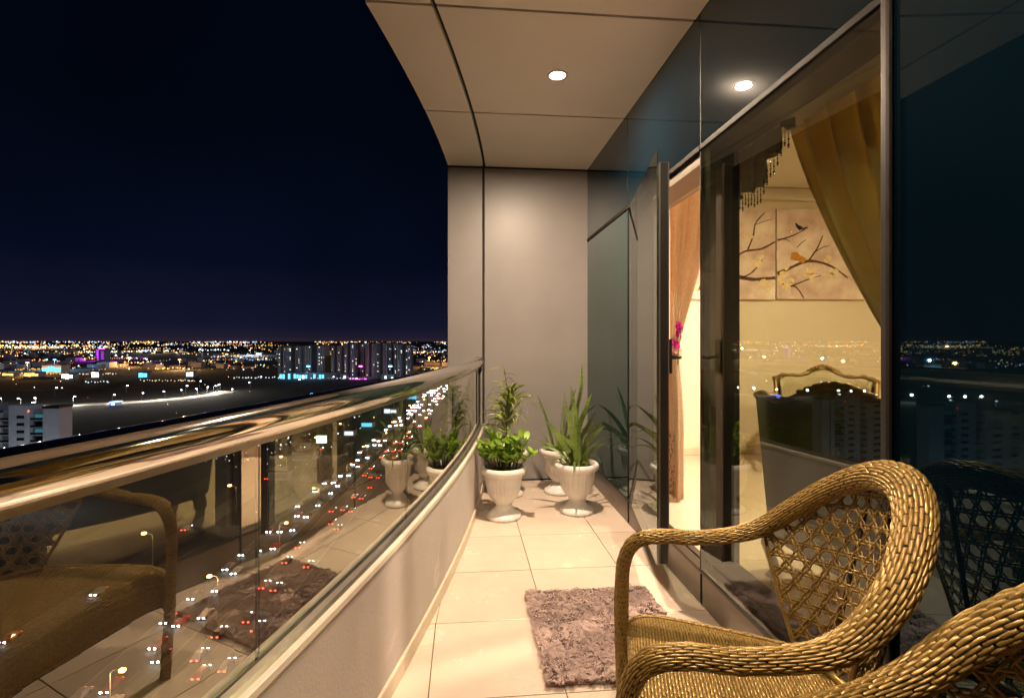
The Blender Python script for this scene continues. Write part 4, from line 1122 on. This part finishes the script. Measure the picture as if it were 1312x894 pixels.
for k in range(170):        # around the highway and the shops beside it
    z = 70*656/g.uniform(55, 170); glow(656 + 656*(hx(z)+g.uniform(-110, -22))/z, 437+70*656/z, g.choice(('cool', 'blue', 'cool', 'warm', 'amber')), g.uniform(.3, .7), g.random() < .45)
for nm, col in cols:
    for i, st_ in enumerate((1.1, 4.2)):
        if not lightsets[nm][i].f: continue
        o = lightsets[nm][i].build('city_lights', emit('city_light_'+nm, col, st_)); o['kind'] = 'stuff'
        o['label'] = ('bright ' if i else 'dim ')+{'amber': 'amber', 'warm': 'warm white', 'cool': 'cool white', 'blue': 'blue', 'red': 'red'}[nm]+' lights scattered over the far city'; o['category'] = 'city lights'
roofs = MB()
for k in range(900):
    py = 440 + 34*g.random()**1.3; zc = 70*656/(py-437.); px = g.uniform(-1500, 640)
    if 340 < px < 540 and zc < 1500: continue
    p = W((px-656)/656*zc, zc); s = g.uniform(6, 16); roofs.box(p.x-s, p.x+s, p.y-s, p.y+s, G, G+g.uniform(4, 15))
o = roofs.build('far_city', M_tow[3]); o['kind'] = 'stuff'; o['label'] = 'dark low roofs of the far city below the skyline'; o['category'] = 'city'

# added masts that brighten ground and roofs round the brightest far lights
def fill_mast(px, py, P, col, words):
    zc = 70*656/(py-437.0); o = tag(empty('added_light_mast', W((px-656)/656*zc, zc, G)), words, 'added light mast')
    MB().tube([(0, 0, 0), (0, 0, 24)], [.5, .3], 6).build('mast', M_pole, o); MB().box(-3, 3, -.5, .5, 24.01, 26).build('lamp_head', emit('added_mast_lamp', col, 7), o)
    l = bpy.data.lights.new('lamp_light', 'POINT'); l.energy = P; l.color = col; l.shadow_soft_size = 2
    lo = bpy.data.objects.new('lamp_light', l); C.objects.link(lo); lo.parent = o; lo.location = (0, 0, 22)
for px, py, P, col, wd in ((128, 462, 5e5, (.6, .05, 1), 'added purple light mast at the floodlit tower'), (70, 474, 4e5, (.2, .6, 1), 'added blue light mast by the teal lit mall'), (35, 480, 3e5, (1, .45, .1), 'added orange light mast by the halls on the far left'),
        (165, 470, 4e5, (1, .5, .15), 'added orange light mast right of the purple tower'), (230, 474, 4e5, (1, .55, .2), 'added orange light mast by the row of amber lamps'), (45, 447, 3e6, (1, .5, .15), 'added orange light mast on the far left skyline'),
        (200, 452, 2e6, (1, .75, .4), 'added warm light mast on the skyline right of the purple tower'), (320, 455, 1.5e6, (.7, .85, 1), 'added white light mast on the skyline left of the towers'), (550, 470, 4e5, (1, .5, .15), 'added orange light mast where the highway meets the skyline'),
        (395, 487, 6e3, (.15, .6, 1), 'added blue light mast before the left residential towers'), (462, 487, 4e3, (1, .15, .8), 'added magenta light mast before the neon shops'), (500, 487, 5e3, (.5, .8, 1), 'added pale light mast before the right residential towers')):
    fill_mast(px, py, P, col, wd)
